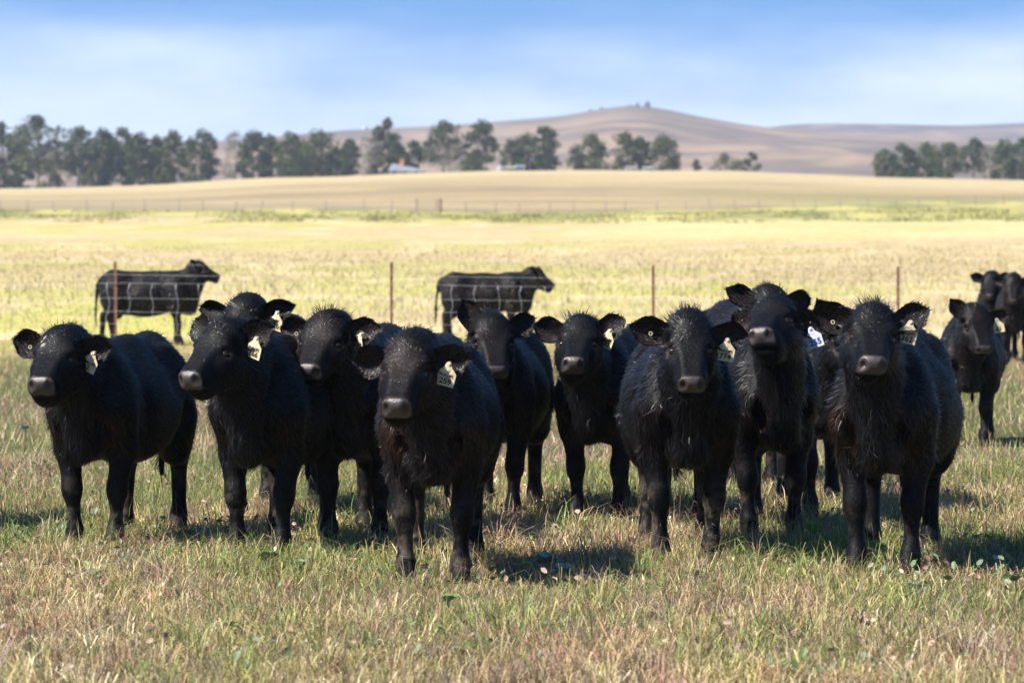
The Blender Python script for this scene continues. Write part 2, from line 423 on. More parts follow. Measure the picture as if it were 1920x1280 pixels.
def sculpt(hb, hh, hy1, hy2, hz1, hz2):
    xs = np.concatenate([np.arange(-.97, .70, hb), np.arange(.70, 1.22, hh)])
    yh = np.concatenate([np.arange(hy1 / 2, .155, hy1), np.arange(.155 + hy2 * .6, .40, hy2)])
    zs = np.concatenate([np.arange(-.04, .74, hz2), np.arange(.74, 1.30, hz1)])
    F = np.full((len(xs), len(yh), len(zs)), .6, np.float32)
    def rng_(a, lo, hi): return slice(int(np.searchsorted(a, lo)), int(np.searchsorted(a, hi)))
    def apply(prim, k, cut=False):
        f, lo, hi = prim; mg = k + .035
        sx, sy, sz = rng_(xs, lo[0] - mg, hi[0] + mg), rng_(yh, lo[1] - mg, hi[1] + mg), rng_(zs, lo[2] - mg, hi[2] + mg)
        X, Y, Z = xs[sx][:, None, None], yh[sy][None, :, None], zs[sz][None, None, :]
        d = f(X, Y, Z).astype(np.float32); A = F[sx, sy, sz]
        if cut:
            d = -d; h = np.maximum(k - np.abs(A - d), 0) / k; F[sx, sy, sz] = np.maximum(A, d) + h * h * k / 4
        else:
            h = np.maximum(k - np.abs(A - d), 0) / k; F[sx, sy, sz] = np.minimum(A, d) - h * h * k / 4
    for p, k in BODY: apply(p, k)
    for p, k in HEAD: apply(p, k)
    for p, k in CUT: apply(p, k, True)
    F = np.concatenate([F[:, ::-1], F], 1); ysf = np.concatenate([-yh[::-1], yh])
    C = [xs, ysf, zs]; n = np.array(F.shape)
    S = F < 0
    acc = np.zeros((int(np.prod(n)), 3)); cnt = np.zeros(int(np.prod(n)))
    lin = lambda i, j, k: (i * n[1] + j) * n[2] + k
    quads = []
    for ax in range(3):
        a = [slice(None)] * 3; b = [slice(None)] * 3; a[ax] = slice(0, -1); b[ax] = slice(1, None)
        idx = np.argwhere(S[tuple(a)] != S[tuple(b)])
        i2 = idx.copy(); i2[:, ax] += 1
        f0 = F[tuple(idx.T)]; f1 = F[tuple(i2.T)]; t = f0 / (f0 - f1)
        pos = np.stack([C[q][idx[:, q]] for q in range(3)], 1)
        pos[:, ax] += t * (C[ax][i2[:, ax]] - C[ax][idx[:, ax]])
        u, v = [(1, 2), (2, 0), (0, 1)][ax]
        cells = []
        for du, dv in ((-1, -1), (0, -1), (0, 0), (-1, 0)):
            ci = idx.copy(); ci[:, u] += du; ci[:, v] += dv
            l = lin(ci[:, 0], ci[:, 1], ci[:, 2]); cells.append(l)
            np.add.at(acc, l, pos); np.add.at(cnt, l, 1)
        q = np.stack(cells, 1); flip = f0 > 0
        q[flip] = q[flip][:, ::-1]; quads.append(q)
    q = np.concatenate(quads); used = np.unique(q)
    remap = np.zeros(len(cnt), np.int64); remap[used] = np.arange(len(used))
    V = acc[used] / cnt[used][:, None]; Q = remap[q]
    # one gentle smoothing pass
    for _ in range(1):
        s = np.zeros_like(V); c = np.zeros(len(V))
        for i in range(4):
            np.add.at(s, Q[:, i], V[Q[:, (i + 1) % 4]]); np.add.at(c, Q[:, i], 1)
            np.add.at(s, Q[:, i], V[Q[:, (i + 3) % 4]]); np.add.at(c, Q[:, i], 1)
        V = V * .6 + .4 * s / c[:, None]
    return V, Q

N0 = np.array([.44, 0, .86]); N1 = np.array([.84, 0, 1.09]); NL = N1 - N0
def neck_t(P): return ((P - N0) @ NL) / (NL @ NL)
def rot(P, piv, axis, ang):
    """rotate points by a per-point angle about an axis through a pivot"""
    ang = np.asarray(ang)[:, None] if np.ndim(ang) else ang
    k = np.asarray(axis, float); k = k / np.linalg.norm(k); d = P - piv
    c, s = np.cos(ang), np.sin(ang)
    return piv + d * c + np.cross(k, d) * s + k * (d @ k)[:, None] * (1 - c)

EAR_U = [0, .08, .2, .45, .65, .85, .95, 1]
EAR_W = [.030, .040, .056, .073, .077, .066, .048, .028]
def ear_mesh(side, el, back, fwd_tilt, nu=12, nv=10, length=.222):
    """cupped ear growing out of the side of the head; returns points, quads, outward hair direction"""
    el, back = R(el), R(back)
    L = np.array([-math.sin(back) * math.cos(el), side * math.cos(back) * math.cos(el), math.sin(el)])
    n = np.array([1.0, side * .10, -math.sin(R(fwd_tilt))]); n -= L * (n @ L); n /= np.linalg.norm(n)
    W = np.cross(n, L); W *= 1 if W[2] > 0 else -1
    base = hpt(.052, side * .072, -.105)
    pts, inner = [], []
    for layer in (0, 1):
        for i in range(nu + 1):
            u = i / nu; hw = np.interp(u, EAR_U, EAR_W)
            for j in range(nv + 1):
                v = -1 + 2 * j / nv
                cup = .62 * hw * (v * v - .25) * (1 - .25 * u) + .02 * u * u
                th = .007 * (1 - v * v) * (1 - u * .6)
                p = base + L * (length * (u - .12 * v * v * (u > .5) * u)) + W * hw * v * .95 + n * (cup - (th if layer else 0))
                pts.append(p); inner.append(1.0 - layer)
    pts = np.array(pts); q = []
    m = nv + 1; N = (nu + 1) * m
    for i in range(nu):
        for j in range(nv):
            a = [i * m + j, i * m + j + 1, (i + 1) * m + j + 1, (i + 1) * m + j]
            q.append(a); q.append([N + k for k in a[::-1]])
    for i in range(nu):
        for j in (0, nv):
            a, b = i * m + j, (i + 1) * m + j; q.append([a, b, N + b, N + a])
    for j in range(nv): a, b = nu * m + j, nu * m + j + 1; q.append([a, N + a, N + b, b])
    q = np.array(q)
    if side < 0: q = q[:, ::-1]
    hook = base + L * length * .52 + n * .012 - W * .012
    return pts, q, L, np.array(inner), hook

def pose_points(P, ps):
    """P in rest coordinates -> world"""
    t = neck_t(P)
    hw = sstep(.78, 1.10, t); mw = sstep(.30, .85, t); bw = sstep(-.12, .50, t) * sstep(.44, .62, P[:, 2] + .25 * (P[:, 0] - .5))
    Z = (0, 0, 1); Yn = (0, -1, 0)
    nyw, npi = R(ps['neck_yaw']), R(ps['neck_up'])
    Q = P.copy()
    Q = rot(Q, hpt(-.0, 0, -.14), (1, 0, 0), hw * R(ps['roll']))
    Q = rot(Q, hpt(-.0, 0, -.14), Yn, hw * R(ps['head_up']))
    Q = rot(Q, hpt(-.0, 0, -.14), Z, hw * R(ps['head_yaw']))
    mid = N0 + NL * .5 + np.array([0, 0, -.03])
    Q = rot(Q, mid, Yn, mw * npi * .5); Q = rot(Q, mid, Z, mw * nyw * .5)
    Q = rot(Q, N0, Yn, bw * npi * .5); Q = rot(Q, N0, Z, bw * nyw * .5)
    # legs
    fl, fr, hl, hr = ps['legs']
    low = sstep(.66, .40, P[:, 2]); lat = sstep(.015, .07, np.abs(P[:, 1])) 
    fm = low * lat * sstep(.12, .26, P[:, 0]) * sstep(.62, .50, P[:, 0]); hm = low * lat * sstep(-.30, -.42, P[:, 0]) * sstep(.0, .05, np.abs(P[:, 1]))
    left = P[:, 1] > 0
    Q = rot(Q, np.array([.38, 0, .62]), Yn, fm * np.where(left, R(fl), R(fr)))
    Q = rot(Q, np.array([-.58, 0, .62]), Yn, hm * np.where(left, R(hl), R(hr)))
    # girth and height of the trunk
    tw = 1 - np.maximum(sstep(.2, .8, t), 0) ; tw = tw * sstep(.30, .50, P[:, 2])
    Q[:, 1] *= 1 + (ps['girth'] - 1) * tw * sstep(.50, .10, np.abs(P[:, 0] + .05))
    Q[:, 1] *= 1 - .20 * sstep(.82, 1.08, P[:, 2]) * (1 - sstep(.55, .9, t)) * sstep(-.60, -.35, P[:, 0])
    Q[:, 1] *= 1 + (ps['stance'] - 1) * low
    # sideways bend of the spine
    Q = rot(Q, np.array([.1, 0, .8]), Z, R(ps['bend']) * sstep(.0, -.7, P[:, 0]))
    Q[:, 2] += .055 * sstep(.04, .46, P[:, 2])
    Q = Q * ps['scale'] * .97
    th = R(-90 + ps['yaw']); c, s = math.cos(th), math.sin(th)
    W = np.stack([Q[:, 0] * c - Q[:, 1] * s, Q[:, 0] * s + Q[:, 1] * c, Q[:, 2]], 1)
    return W + np.array(ps['loc'])

def hair_fields(P, seed):
    """hair length, comb direction (rest space), and colour for every point of the body"""
    a, b, c = head_coords(P); t = neck_t(P); x, y, z = P.T
    hd = sstep(.85, 1.05, t) * sstep(-.09, -.03, a)
    n = len(P)
    L = np.full(n, .034)
    comb = np.tile(np.array([-.75, 0, -.55]), (n, 1))
    leg = sstep(.52, .40, z)
    L = L * (1 - leg) + .017 * leg
    comb[:, 2] -= leg * 1.2; comb[:, 0] *= 1 - leg * .8
    br = sstep(.38, .55, x) * sstep(.82, .62, z) * sstep(.36, .44, z)
    L = L * (1 + .30 * sstep(-.2, .3, x) * (1 - leg) * (1 - hd)) + .020 * br; comb += br[:, None] * np.array([.4, 0, -1.0])
    belly = sstep(.56, .46, z) * (1 - leg) ; L += .012 * belly
    nk = sstep(.05, .4, t) * (1 - hd); comb += nk[:, None] * np.array([-.2, 0, -.3])
    sw = sstep(.50, .42, z) * sstep(-.84, -.87, x); L += .09 * sw; comb += sw[:, None] * np.array([0, 0, -3.0])
    # face: hair fans out from a whorl between the eyes
    fa, fb = a - .175, b
    face = fa[:, None] * HA + np.stack([0 * fb, fb * 1.2, 0 * fb], 1) + HA * .02
    face /= np.linalg.norm(face, axis=1)[:, None] + 1e-6
    comb = comb * (1 - hd)[:, None] + face * hd[:, None] * 1.2
    Lf = np.interp(a, [-.05, .05, .11, .18, .26, .36, .42], [.022, .022, .017, .015, .013, .011, .004])
    L = L * (1 - hd) + Lf * hd
    poll = hd * sstep(.095, .03, a) * sstep(-.16, -.07, c)
    L = L + poll * .014
    bare = sstep(.378, .392, a) * sstep(-.114, -.108, c) * sstep(.078, .066, np.abs(b)) * (c < -.01) * hd
    L = L * (1 - bare)
    return L, comb, poll, bare, hd, leg, br

def fur(V, N, T, L, col, dens, faces, count, width, r, lift=0.34, curl=0.30, poll=None):
    """short tapering locks rooted on the surface; two faces each"""
    tri = np.concatenate([faces[:, [0, 1, 2]], faces[:, [0, 2, 3]]])
    A, B, C = V[tri[:, 0]], V[tri[:, 1]], V[tri[:, 2]]
    ar = np.linalg.norm(np.cross(B - A, C - A), axis=1) * dens[tri].mean(1)
    cum = np.cumsum(ar); k = np.searchsorted(cum, r.random(count) * cum[-1]); k = np.minimum(k, len(tri) - 1)
    u = r.random(count); v = r.random(count); m = u + v > 1; u[m] = 1 - u[m]; v[m] = 1 - v[m]
    w = np.stack([1 - u - v, u, v], 1)
    I = tri[k]
    mixv = lambda arr: (arr[I] * w[..., None]).sum(1) if arr.ndim == 2 else (arr[I] * w).sum(1)
    p, n, t, l, cc = mixv(V), mixv(N), mixv(T), mixv(L), mixv(col)
    n /= np.linalg.norm(n, axis=1)[:, None] + 1e-9
    t = t - n * (t * n).sum(1)[:, None]; t /= np.linalg.norm(t, axis=1)[:, None] + 1e-6
    q6 = p * 16
    wob = np.stack([vnoise(q6[:, 0] + q6[:, 2] * .7, q6[:, 1] + 9 + i * 31) - .5 for i in range(3)], 1)
    t = t + wob * 1.5 + r.normal(0, .22, (count, 3)); t = t - n * (t * n).sum(1)[:, None]; t /= np.linalg.norm(t, axis=1)[:, None] + 1e-6
    l = l * np.clip(r.normal(1, .28, count), .4, 2.0)
    lf = lift * np.clip(r.normal(1, .45, count), .1, 2.6)
    if poll is not None:
        pw = mixv(poll); lf = lf * (1 - pw) + pw * np.clip(r.normal(.55, .4, count), .1, 2); l = l * (1 + pw * r.random(count) * .5)
        t = t + pw[:, None] * (r.normal(0, .45, (count, 3)) + wob * 4)
    d1 = t + n * lf[:, None] * 1.25; d1 /= np.linalg.norm(d1, axis=1)[:, None]
    d2 = t + n * lf[:, None] * .45 + r.normal(0, 1, (count, 3)) * (curl if poll is None else curl + pw * .45)[..., None]; d2 /= np.linalg.norm(d2, axis=1)[:, None]
    s = np.cross(d1, n); s /= np.linalg.norm(s, axis=1)[:, None] + 1e-6
    s = s + n * r.normal(0, .35, count)[:, None]; s /= np.linalg.norm(s, axis=1)[:, None]
    wd = (width * np.clip(r.normal(1, .3, count), .5, 1.8))[:, None] * .5
    p = p - n * .003
    m1 = p + d1 * l[:, None] * .5
    tip = m1 + d2 * l[:, None] * .5
    VV = np.stack([p - s * wd, p + s * wd, m1 + s * wd * .8, m1 - s * wd * .8, tip], 1).reshape(-1, 3)
    base = np.arange(count)[:, None] * 5
    short = (l < .021) | (pw > .2) if poll is not None else l < .021
    f4 = base + np.array([[0, 1, 2, 3]]); f3 = base + np.array([[3, 2, 4]])
    cv = np.repeat(cc * np.clip(np.where(short, r.normal(1, .25, count), r.lognormal(-.1, .55, count)), .2, 3.2)[:, None], 5, 0)
    nn = n + r.normal(0, 1, (count, 3)) * np.where(short, .13, .30)[:, None] + t * .15; nn /= np.linalg.norm(nn, axis=1)[:, None]
    return VV, [f4, f3], cv, np.repeat(nn, 5, 0)

def vnormals(V, Q):
    fn = np.cross(V[Q[:, 2]] - V[Q[:, 0]], V[Q[:, 3]] - V[Q[:, 1]])
    N = np.zeros_like(V)
    for i in range(4): np.add.at(N, Q[:, i], fn)
    return N / (np.linalg.norm(N, axis=1)[:, None] + 1e-12)

import time
_t0 = time.time()
TEMPLATE = {'near': sculpt(.027, .0105, .0102, .021, .0118, .021), 'far': sculpt(.036, .017, .016, .030, .019, .030)}
print('sculpt', [len(TEMPLATE[k][1]) for k in TEMPLATE], round(time.time() - _t0, 2))

_glyphs = {}
def text_mesh(txt):
    if txt not in _glyphs:
        cu = bpy.data.curves.new('lettering', 'FONT'); cu.body = txt; cu.size = 1.0; cu.align_x = 'CENTER'; cu.align_y = 'CENTER'; cu.offset = 0.028; cu.resolution_u = 3
        o = bpy.data.objects.new('lettering', cu); COL.objects.link(o)
        dg = bpy.context.evaluated_depsgraph_get()
        me = bpy.data.meshes.new_from_object(o.evaluated_get(dg))
        bpy.data.objects.remove(o); me.name = 'lettering'
        _glyphs[txt] = me
    return _glyphs[txt]

TAG = [(-.040, -.055), (.040, -.055), (.043, .005), (.018, .030), (.012, .048), (.006, .055), (-.006, .055), (-.012, .048), (-.018, .030), (-.043, .005)]
def ear_tag(root, hook, facing, rollang, number, name_line, mat, ink, size=1.03):
    """flat plastic tag hanging from the ear; facing = yaw in degrees from the camera direction"""
    m = MB(); n = len(TAG)
    for d in (-.0012, .0012):
        for x, y in TAG: m.v.append((x, d, y - .050))
    m.f.append(list(range(n))); m.f.append(list(range(2 * n - 1, n - 1, -1)))
    for i in range(n): j = (i + 1) % n; m.f.append([i, n + i, n + j, j])
    t = m.build('ear_tag', mat, root)
    t.rotation_mode = 'XYZ'
    M = Matrix.Translation(hook) @ Matrix.Rotation(R(facing), 4, 'Z') @ Matrix.Rotation(R(rollang), 4, 'Y') @ Matrix.Rotation(R(6), 4, 'X') @ Matrix.Scale(size, 4)
    t.matrix_world = root.matrix_world.inverted() @ M; t.matrix_parent_inverse = Matrix.Identity(4); t.matrix_basis = Matrix.Translation(-Vector(root.location)) @ M
    def line(txt, z, s, sx=1.0):
        o = obj('lettering', text_mesh(txt).copy(), t); o.data.materials.clear(); o.data.materials.append(ink)
        o.matrix_basis = Matrix.Translation((0, -.0024, z)) @ Matrix.Rotation(R(90), 4, 'X') @ Matrix.Diagonal((s * sx, s, s, 1))
    if name_line: line(name_line, -.058, .020, .86)
    if number: line(number, -.084 if name_line else -.078, .036 if name_line else .042, 1.05)
    b = MB(); b.tube([(0, -.006, -.002), (0, .014, -.002)], [.008, .007], 8); bo = b.build('tag_stud', mat, t)
    return t

REST = dict(yaw=0, neck_yaw=0, neck_up=0, head_up=6, head_yaw=0, roll=0, legs=(0, 0, 0, 0), girth=.97, stance=1.0, bend=0, scale=1.0,
            ears=((12, 12), (12, 12)), lod='near', locks=22000, mud=.35, brown=.3, straw=0, tag=None, button=None, patches=False, tuft=1.0, browner=0.0)
cow_no = 0
def make_cow(px, D, label, **kw):
    """px, D: where the middle between the front hooves stands"""
    global cow_no; cow_no += 1
    ps = dict(REST); ps.update(kw); r = np.random.default_rng(100 + cow_no)
    foot = np.array([(px - 960) / FPX * D, D, 0.0])
    sc = ps['scale'] * .97; th = R(-90 + ps['yaw'])
    fwd = np.array([math.cos(th), math.sin(th), 0])
    ps['loc'] = foot - fwd * .385 * sc
    ps['loc'][2] = float(ground_z(foot[0], foot[1])) + ps.get('dz', 0)
    V0, Q = TEMPLATE[ps['lod']]
    V0 = V0.copy()
    nn = len(V0)
    # individual lumps and folds
    ph = r.random(6) * 6.28
    nr = vnormals(V0, Q)
    bump = (np.sin(V0[:, 0] * 9 + ph[0]) * np.sin(V0[:, 2] * 8 + ph[1]) + np.sin(V0[:, 0] * 15 + V0[:, 2] * 11 + ph[2]) * .5) * .008
    bump *= (1 - sstep(.7, 1.0, neck_t(V0))) * sstep(.35, .55, V0[:, 2])
    V0 = V0 + nr * bump[:, None]
    L, comb, poll, bare, hd, leg, br = hair_fields(V0, cow_no)
    ha, hb, hc = head_coords(V0); fw = 1 + r.normal(0, .035); fl = 1 + r.normal(0, .03)
    V0 = V0 + (hd * ha * HS * (fl - 1))[:, None] * HA; V0[:, 1] *= 1 + (fw - 1) * hd
    if ps['tuft'] != 1: L = L * (1 + poll * (ps['tuft'] - 1))
    # colours (real coat colours: black, sun-browned brisket, mud on the legs, grey-mauve nose) plus painted nostril shade
    base = np.array([.0031, .0032, .0043]) + np.array([.0018, .0007, .0002]) * ps['browner']
    nzv = vnoise(V0[:, 0] * 14 + V0[:, 1] * 9 + cow_no * 7, V0[:, 2] * 14 + V0[:, 1] * 5)
    nz2_ = vnoise(V0[:, 0] * 55 + V0[:, 1] * 31 + cow_no * 3, V0[:, 2] * 55)
    col = np.tile(base, (nn, 1)) * (.8 + .4 * nzv)[:, None]
    bw = np.clip(br * sstep(.045, .12, np.abs(V0[:, 1])) * sstep(.40, .75, nzv + .15), 0, 1) * ps['brown']
    col = col * (1 - bw[:, None]) + np.array([.017, .0075, .005]) * bw[:, None]
    fb = hd * sstep(.02, .12, ha) * sstep(.32, .2, ha) * sstep(.45, .8, nzv) * ps['browner'] * .6
    col = col * (1 - fb[:, None]) + np.array([.014, .0075, .006]) * fb[:, None]
    md = np.clip(sstep(.42, .20, V0[:, 2]) * sstep(.72 - .35 * ps['mud'], .92 - .35 * ps['mud'], nz2_ * .6 + nzv * .5), 0, 1) * min(1, ps['mud'] * 1.6)
    col = col * (1 - md[:, None]) + np.array([.058, .046, .035]) * md[:, None]
    hoofm = sstep(.06, .045, V0[:, 2]); col = col * (1 - hoofm[:, None]) + np.array([.018, .015, .014]) * hoofm[:, None]
    if ps['patches']:
        a, b, c = ha, hb, hc
        for (pa, pb, pr) in ((.135, -.058, .016), (.085, -.062, .012), (.107, -.075, .010)):
            w = sstep(pr, pr * .6, np.hypot(a - pa, b - pb)) * (c > -.1) * hd
            col = col * (1 - w[:, None]) + np.array([.22, .19, .17]) * w[:, None]; L = L * (1 - .8 * w)
    a, b, c = ha, hb, hc
    er = sstep(.040, .024, np.hypot(np.hypot(a - .183, (np.abs(b) - .105)), c + .066)) * hd
    col = col * (1 - er[:, None]) + np.array([.016, .011, .010]) * er[:, None]
    nost = np.maximum(sstep(.028, .014, np.hypot(np.hypot(a - .414, (np.abs(b) - .050) * 1.1), c + .064)), 0)
    nosec = np.array([.042, .033, .033]) * (.75 + .5 * vnoise(b * 60 + cow_no * 9, a * 60))[:, None]
    col = col * (1 - bare[:, None]) + nosec * bare[:, None]; col = col * (1 - .9 * nost[:, None])  # nostril hollows darkened in the colour, standing for the shade inside
    # ears
    ear_pts, ear_q, hooks = [], [], []
    allP, allQ, allcol, allL, allcomb, alldens, allpoll = [V0], [Q], [col], [L], [comb], [np.ones(nn)], [poll]
    off = nn
    for side, (el, bk) in zip((1, -1), ps['ears']):
        P, q, Ld, inner, hook = ear_mesh(side, el, bk, 8, *( (12, 10) if ps['lod'] == 'near' else (6, 5)))
        allP.append(P); allQ.append(q + off); off += len(P)
        ec = np.tile(base, (len(P), 1)) * .9 + np.array([.009, .0048, .0038])[None] * (inner * .8)[:, None]
        allcol.append(ec); allL.append(np.full(len(P), .021)); allcomb.append(np.tile(Ld, (len(P), 1)) + (P - P.mean(0)) * 6)
        alldens.append(np.full(len(P), 2.2)); allpoll.append(np.zeros(len(P))); hooks.append(hook)
    P0 = np.concatenate(allP); QQ = np.concatenate(allQ); CC = np.concatenate(allcol)
    W = pose_points(P0, ps)
    cb = np.concatenate(allcomb)
    T = pose_points(P0 + cb * .004, ps) - W
    N = vnormals(W, QQ)
    root = empty('cow', tuple(ps['loc']), label, 'cow', ps.get('group'))
    Wl = W - ps['loc']
    mi = np.zeros(len(QQ), int); bf = np.concatenate([bare, np.zeros(len(P0) - nn)]); mi[(bf[QQ] > .5).all(1)] = 1
    me = mesh_np('body', Wl, [QQ], CC, mats=[M_skin, M_nose], mat_idx=mi)
    obj('body', me, root)
    # coat
    Lh = np.concatenate(allL); dn = np.concatenate(alldens) * np.clip(Lh / .009, 0, 1)
    viewd = np.array([0, 0, CAM_H]) - W; viewd /= np.linalg.norm(viewd, axis=1)[:, None]
    facing = (N * viewd).sum(1)
    dn = dn * np.where(facing > -.35, 1.0, .25)
    hdall = np.concatenate([hd, np.ones(len(P0) - nn)]); dn = dn * (1 + 1.6 * hdall) * (1 - .55 * np.concatenate(allpoll))
    wid = ps.get('wid', .0034 * sc if ps['lod'] == 'near' else .009)
    VV, FF, cv, HN = fur(W, N, T, Lh * sc, CC * (2.3 - 1.6 * np.concatenate(allpoll))[:, None], dn, QQ, ps['locks'], wid, r, poll=np.concatenate(allpoll) )  # crown hair painted darker to offset the sun on top of the head
    if ps['straw']:
        k = len(cv) // 5; sel = r.random(k) < ps['straw']; z = VV[::5, 2]; sel &= z > .45
        cv = cv.reshape(-1, 5, 3); cv[sel] = np.array([.30, .22, .09]) * (.6 + .6 * r.random(sel.sum()))[:, None, None]; cv = cv.reshape(-1, 3)
    obj('coat', mesh_np('coat', VV - ps['loc'], FF, cv, normals=HN, mat=M_hair), root)
    # eyes
    for side in (1, -1):
        c0 = hpt(.183 * fl, side * .0905 * fw, -.0720)
        w = pose_points(np.array([c0]), ps)[0] - ps['loc']
        me_e = EYE
        e = obj('eye', me_e, root); e.location = w; e.scale = (sc, sc, sc)
    # tag / button
    if ps['tag']:
        num, nm, roll, matk, facing_ = ps['tag']
        h = pose_points(np.array([hooks[0]]), ps)[0] - np.array([0, .030, 0])
        ear_tag(root, Vector(h), facing_, roll, num, nm, M_tagw if matk == 'w' else M_tag, M_inkb if matk == 'w' else M_ink)
    if ps['button']:
        h = pose_points(np.array([hooks[1]]), ps)[0] - np.array([0, .006, 0]) - ps['loc']
        bt = obj('ear_button', BUTTON, root); bt.location = h; bt.scale = (.8, .8, .8)
    return root

def uv_sphere(r, nu=16, nv=10):
    v = []; f = []
    for i in range(nv + 1):
        p = math.pi * i / nv
        for j in range(nu): t = 2 * math.pi * j / nu; v.append((r * math.sin(p) * math.cos(t), r * math.sin(p) * math.sin(t), r * math.cos(p)))
    for i in range(nv):
        for j in range(nu): f.append([i * nu + j, (i + 1) * nu + j, (i + 1) * nu + (j + 1) % nu, i * nu + (j + 1) % nu])
    return np.array(v), np.array(f)
ev, ef = uv_sphere(.0205)
EYE = mesh_np('eye', ev, [ef], mat=M_eye)
_m = MB()
for i in range(12):
    t0, t1 = 2 * math.pi * i / 12, 2 * math.pi * (i + 1) / 12
    ring = lambda t, rr, yy: (rr * math.cos(t), yy, rr * math.sin(t))
    _m.poly([ring(t0, .008, -.004), ring(t1, .008, -.004), ring(t1, .0125, -.004), ring(t0, .0125, -.004), ring(t0, .0125, .008), ring(t1, .0125, .008), ring(t0, .008, .008), ring(t1, .008, .008)],
            [[0, 1, 2, 3], [3, 2, 5, 4], [1, 0, 6, 7]])
BUTTON = bpy.data.meshes.new('ear_button'); BUTTON.from_pydata(_m.v, [], _m.f); BUTTON.materials.append(M_tag)
#==HERD==
# ------------------------------------------------------------------ the herd
YT = 'y'; WT = 'w'
make_cow(176, 19.9, 'black cow with pale bald patches above its eye, leftmost of the front row', yaw=-14, neck_yaw=-6, head_yaw=5, neck_up=-2, head_up=17, scale=.965,
         ears=((4, 26), (14, 4)), tag=('2', 'PHILLIPS', 26, YT, -20), button=True, patches=True, legs=(2, -4, -5, 4), mud=.35, brown=.8, bend=3, girth=.94)
make_cow(487, 19.4, 'black cow looking off to the left, tag 266 on its ear, second in front row', yaw=-13, neck_yaw=-14, head_yaw=-4, neck_up=4, head_up=12, scale=.985,
         ears=((24, 14), (36, 25)), tag=('266', 'PHILLIPS', 18, YT, -34), legs=(3, -2, 5, -6), mud=.45, bend=6, girth=.94)
make_cow(490, 21.8, 'black cow peering over the back of the one tagged 266, curly forehead', yaw=-6, neck_yaw=-8, head_yaw=0, neck_up=21, head_up=-20, scale=1.02,
         ears=((16, 8), (14, 14)), tag=('26', '', 12, YT, -38), straw=.004, tuft=1.15, legs=(0, 0, 0, 0), locks=14000)
make_cow(664, 20.1, 'black cow with its head between the cows tagged 266 and 259', yaw=-10, neck_yaw=-13, head_yaw=4, neck_up=8, head_up=4, scale=1.0,
         ears=((10, 18), (8, 10)), tag=('25', '', 40, YT, -50), button=True, browner=.8, tuft=1.2, legs=(-5, 5, 0, 0), mud=.4, bend=2)
make_cow(812, 17.9, 'shaggy black cow tagged 259, nearest to the camera with its head low', yaw=-2, neck_yaw=-17, head_yaw=6, neck_up=-6, head_up=14, scale=1.0,
         ears=((0, 22), (-4, 8)), tag=('259', 'PHILLIPS', 14, YT, -12), browner=.7, brown=.9, girth=1.0, legs=(-3, 4, 0, 0), mud=.55, bend=0, locks=27000, straw=.0015)
make_cow(922, 21.9, 'black cow with one ear pricked upright, just right of the cow tagged 259', yaw=-6, neck_yaw=8, head_yaw=6, neck_up=4, head_up=0, scale=.98,
         ears=((26, 20), (64, 26)), legs=(0, 3, -4, 4), mud=.4, browner=.4, bend=0)
make_cow(1121, 21.8, 'black cow with spiky forelock, ears spread wide, alone in the middle gap', yaw=-17, neck_yaw=0, head_yaw=9, neck_up=4, head_up=16, scale=.96,
         ears=((28, 8), (16, 2)), tag=('587', 'PHILLIPS', 24, YT, -34), tuft=1.35, legs=(0, 0, 6, -3), brown=.9, mud=.2, bend=0)
make_cow(1287, 19.0, 'big black cow tagged 774 staring straight ahead, right of the middle gap', yaw=3, neck_yaw=-6, head_yaw=3, neck_up=4, head_up=2, scale=1.03,
         ears=((2, 16), (14, 2)), tag=('774', 'PHILLIPS', 9, YT, -10), button=True, tuft=1.25, girth=.94, legs=(-3, 3, 0, 0), mud=.65, bend=-4, locks=27000)
make_cow(1447, 20.6, 'black cow with its nose raised in the air and a blue-numbered tag', yaw=14, neck_yaw=-22, head_yaw=-10, neck_up=20, head_up=13, scale=1.01,
         ears=((-12, 18), (6, 30)), tag=('255', '', -20, WT, -20), straw=.006, legs=(0, 0, 3, -3), mud=.35, bend=-6, girth=.94)
make_cow(1410, 24.4, 'black cow mostly hidden behind the nose-raising cow, only back and ear showing', yaw=16, neck_yaw=-4, head_yaw=-6, neck_up=14, head_up=-2, scale=1.05,
         ears=((10, 20), (30, 2)), lod='far', wid=.004, straw=.004, locks=14000, browner=.5, bend=-16)
make_cow(1560, 22.1, 'black cow half hidden behind the cow tagged 362, one ear sticking up', yaw=3, neck_yaw=6, head_yaw=8, neck_up=0, head_up=-4, scale=1.0,
         ears=((16, 20), (58, 24)), locks=14000, straw=.002, mud=.3)
make_cow(1659, 18.5, 'black cow tagged 362 with rounded ears held out, rightmost of the front row', yaw=-16, neck_yaw=0, head_yaw=13, neck_up=15, head_up=4, scale=1.03,
         ears=((30, 10), (20, 4)), tag=('362', 'PHILLIPS', 13, YT, -12), button=True, tuft=1.3, brown=.9, girth=.94, legs=(0, 2, 0, 0), mud=.15, bend=8, locks=27000)
make_cow(1818, 29.8, 'small black cow with one ear up standing behind the cow tagged 362', yaw=-8, neck_yaw=10, head_yaw=10, neck_up=0, head_up=0, scale=.92,
         ears=((8, 6), (50, 20)), tag=('61', '', -14, YT, -20), tuft=1.1, browner=.7, straw=.003, locks=14000, mud=.3)
make_cow(1866, 50.6, 'far black cow with ear held out near right edge, left of two', yaw=-14, neck_yaw=-4, head_yaw=8, neck_up=6, head_up=0, scale=.97, lod='far', locks=7000,
         ears=((22, 6), (18, 2)), tag=('', '', 5, WT, 0), mud=.4, group='cattle in the back of the paddock')
make_cow(1904, 49.2, 'far black cow with brownish face cut off by right edge of the picture', yaw=-10, neck_yaw=-4, head_yaw=6, neck_up=3, head_up=-4, scale=.97, lod='far', locks=7000,
         browner=1.0, mud=.4, group='cattle in the back of the paddock')
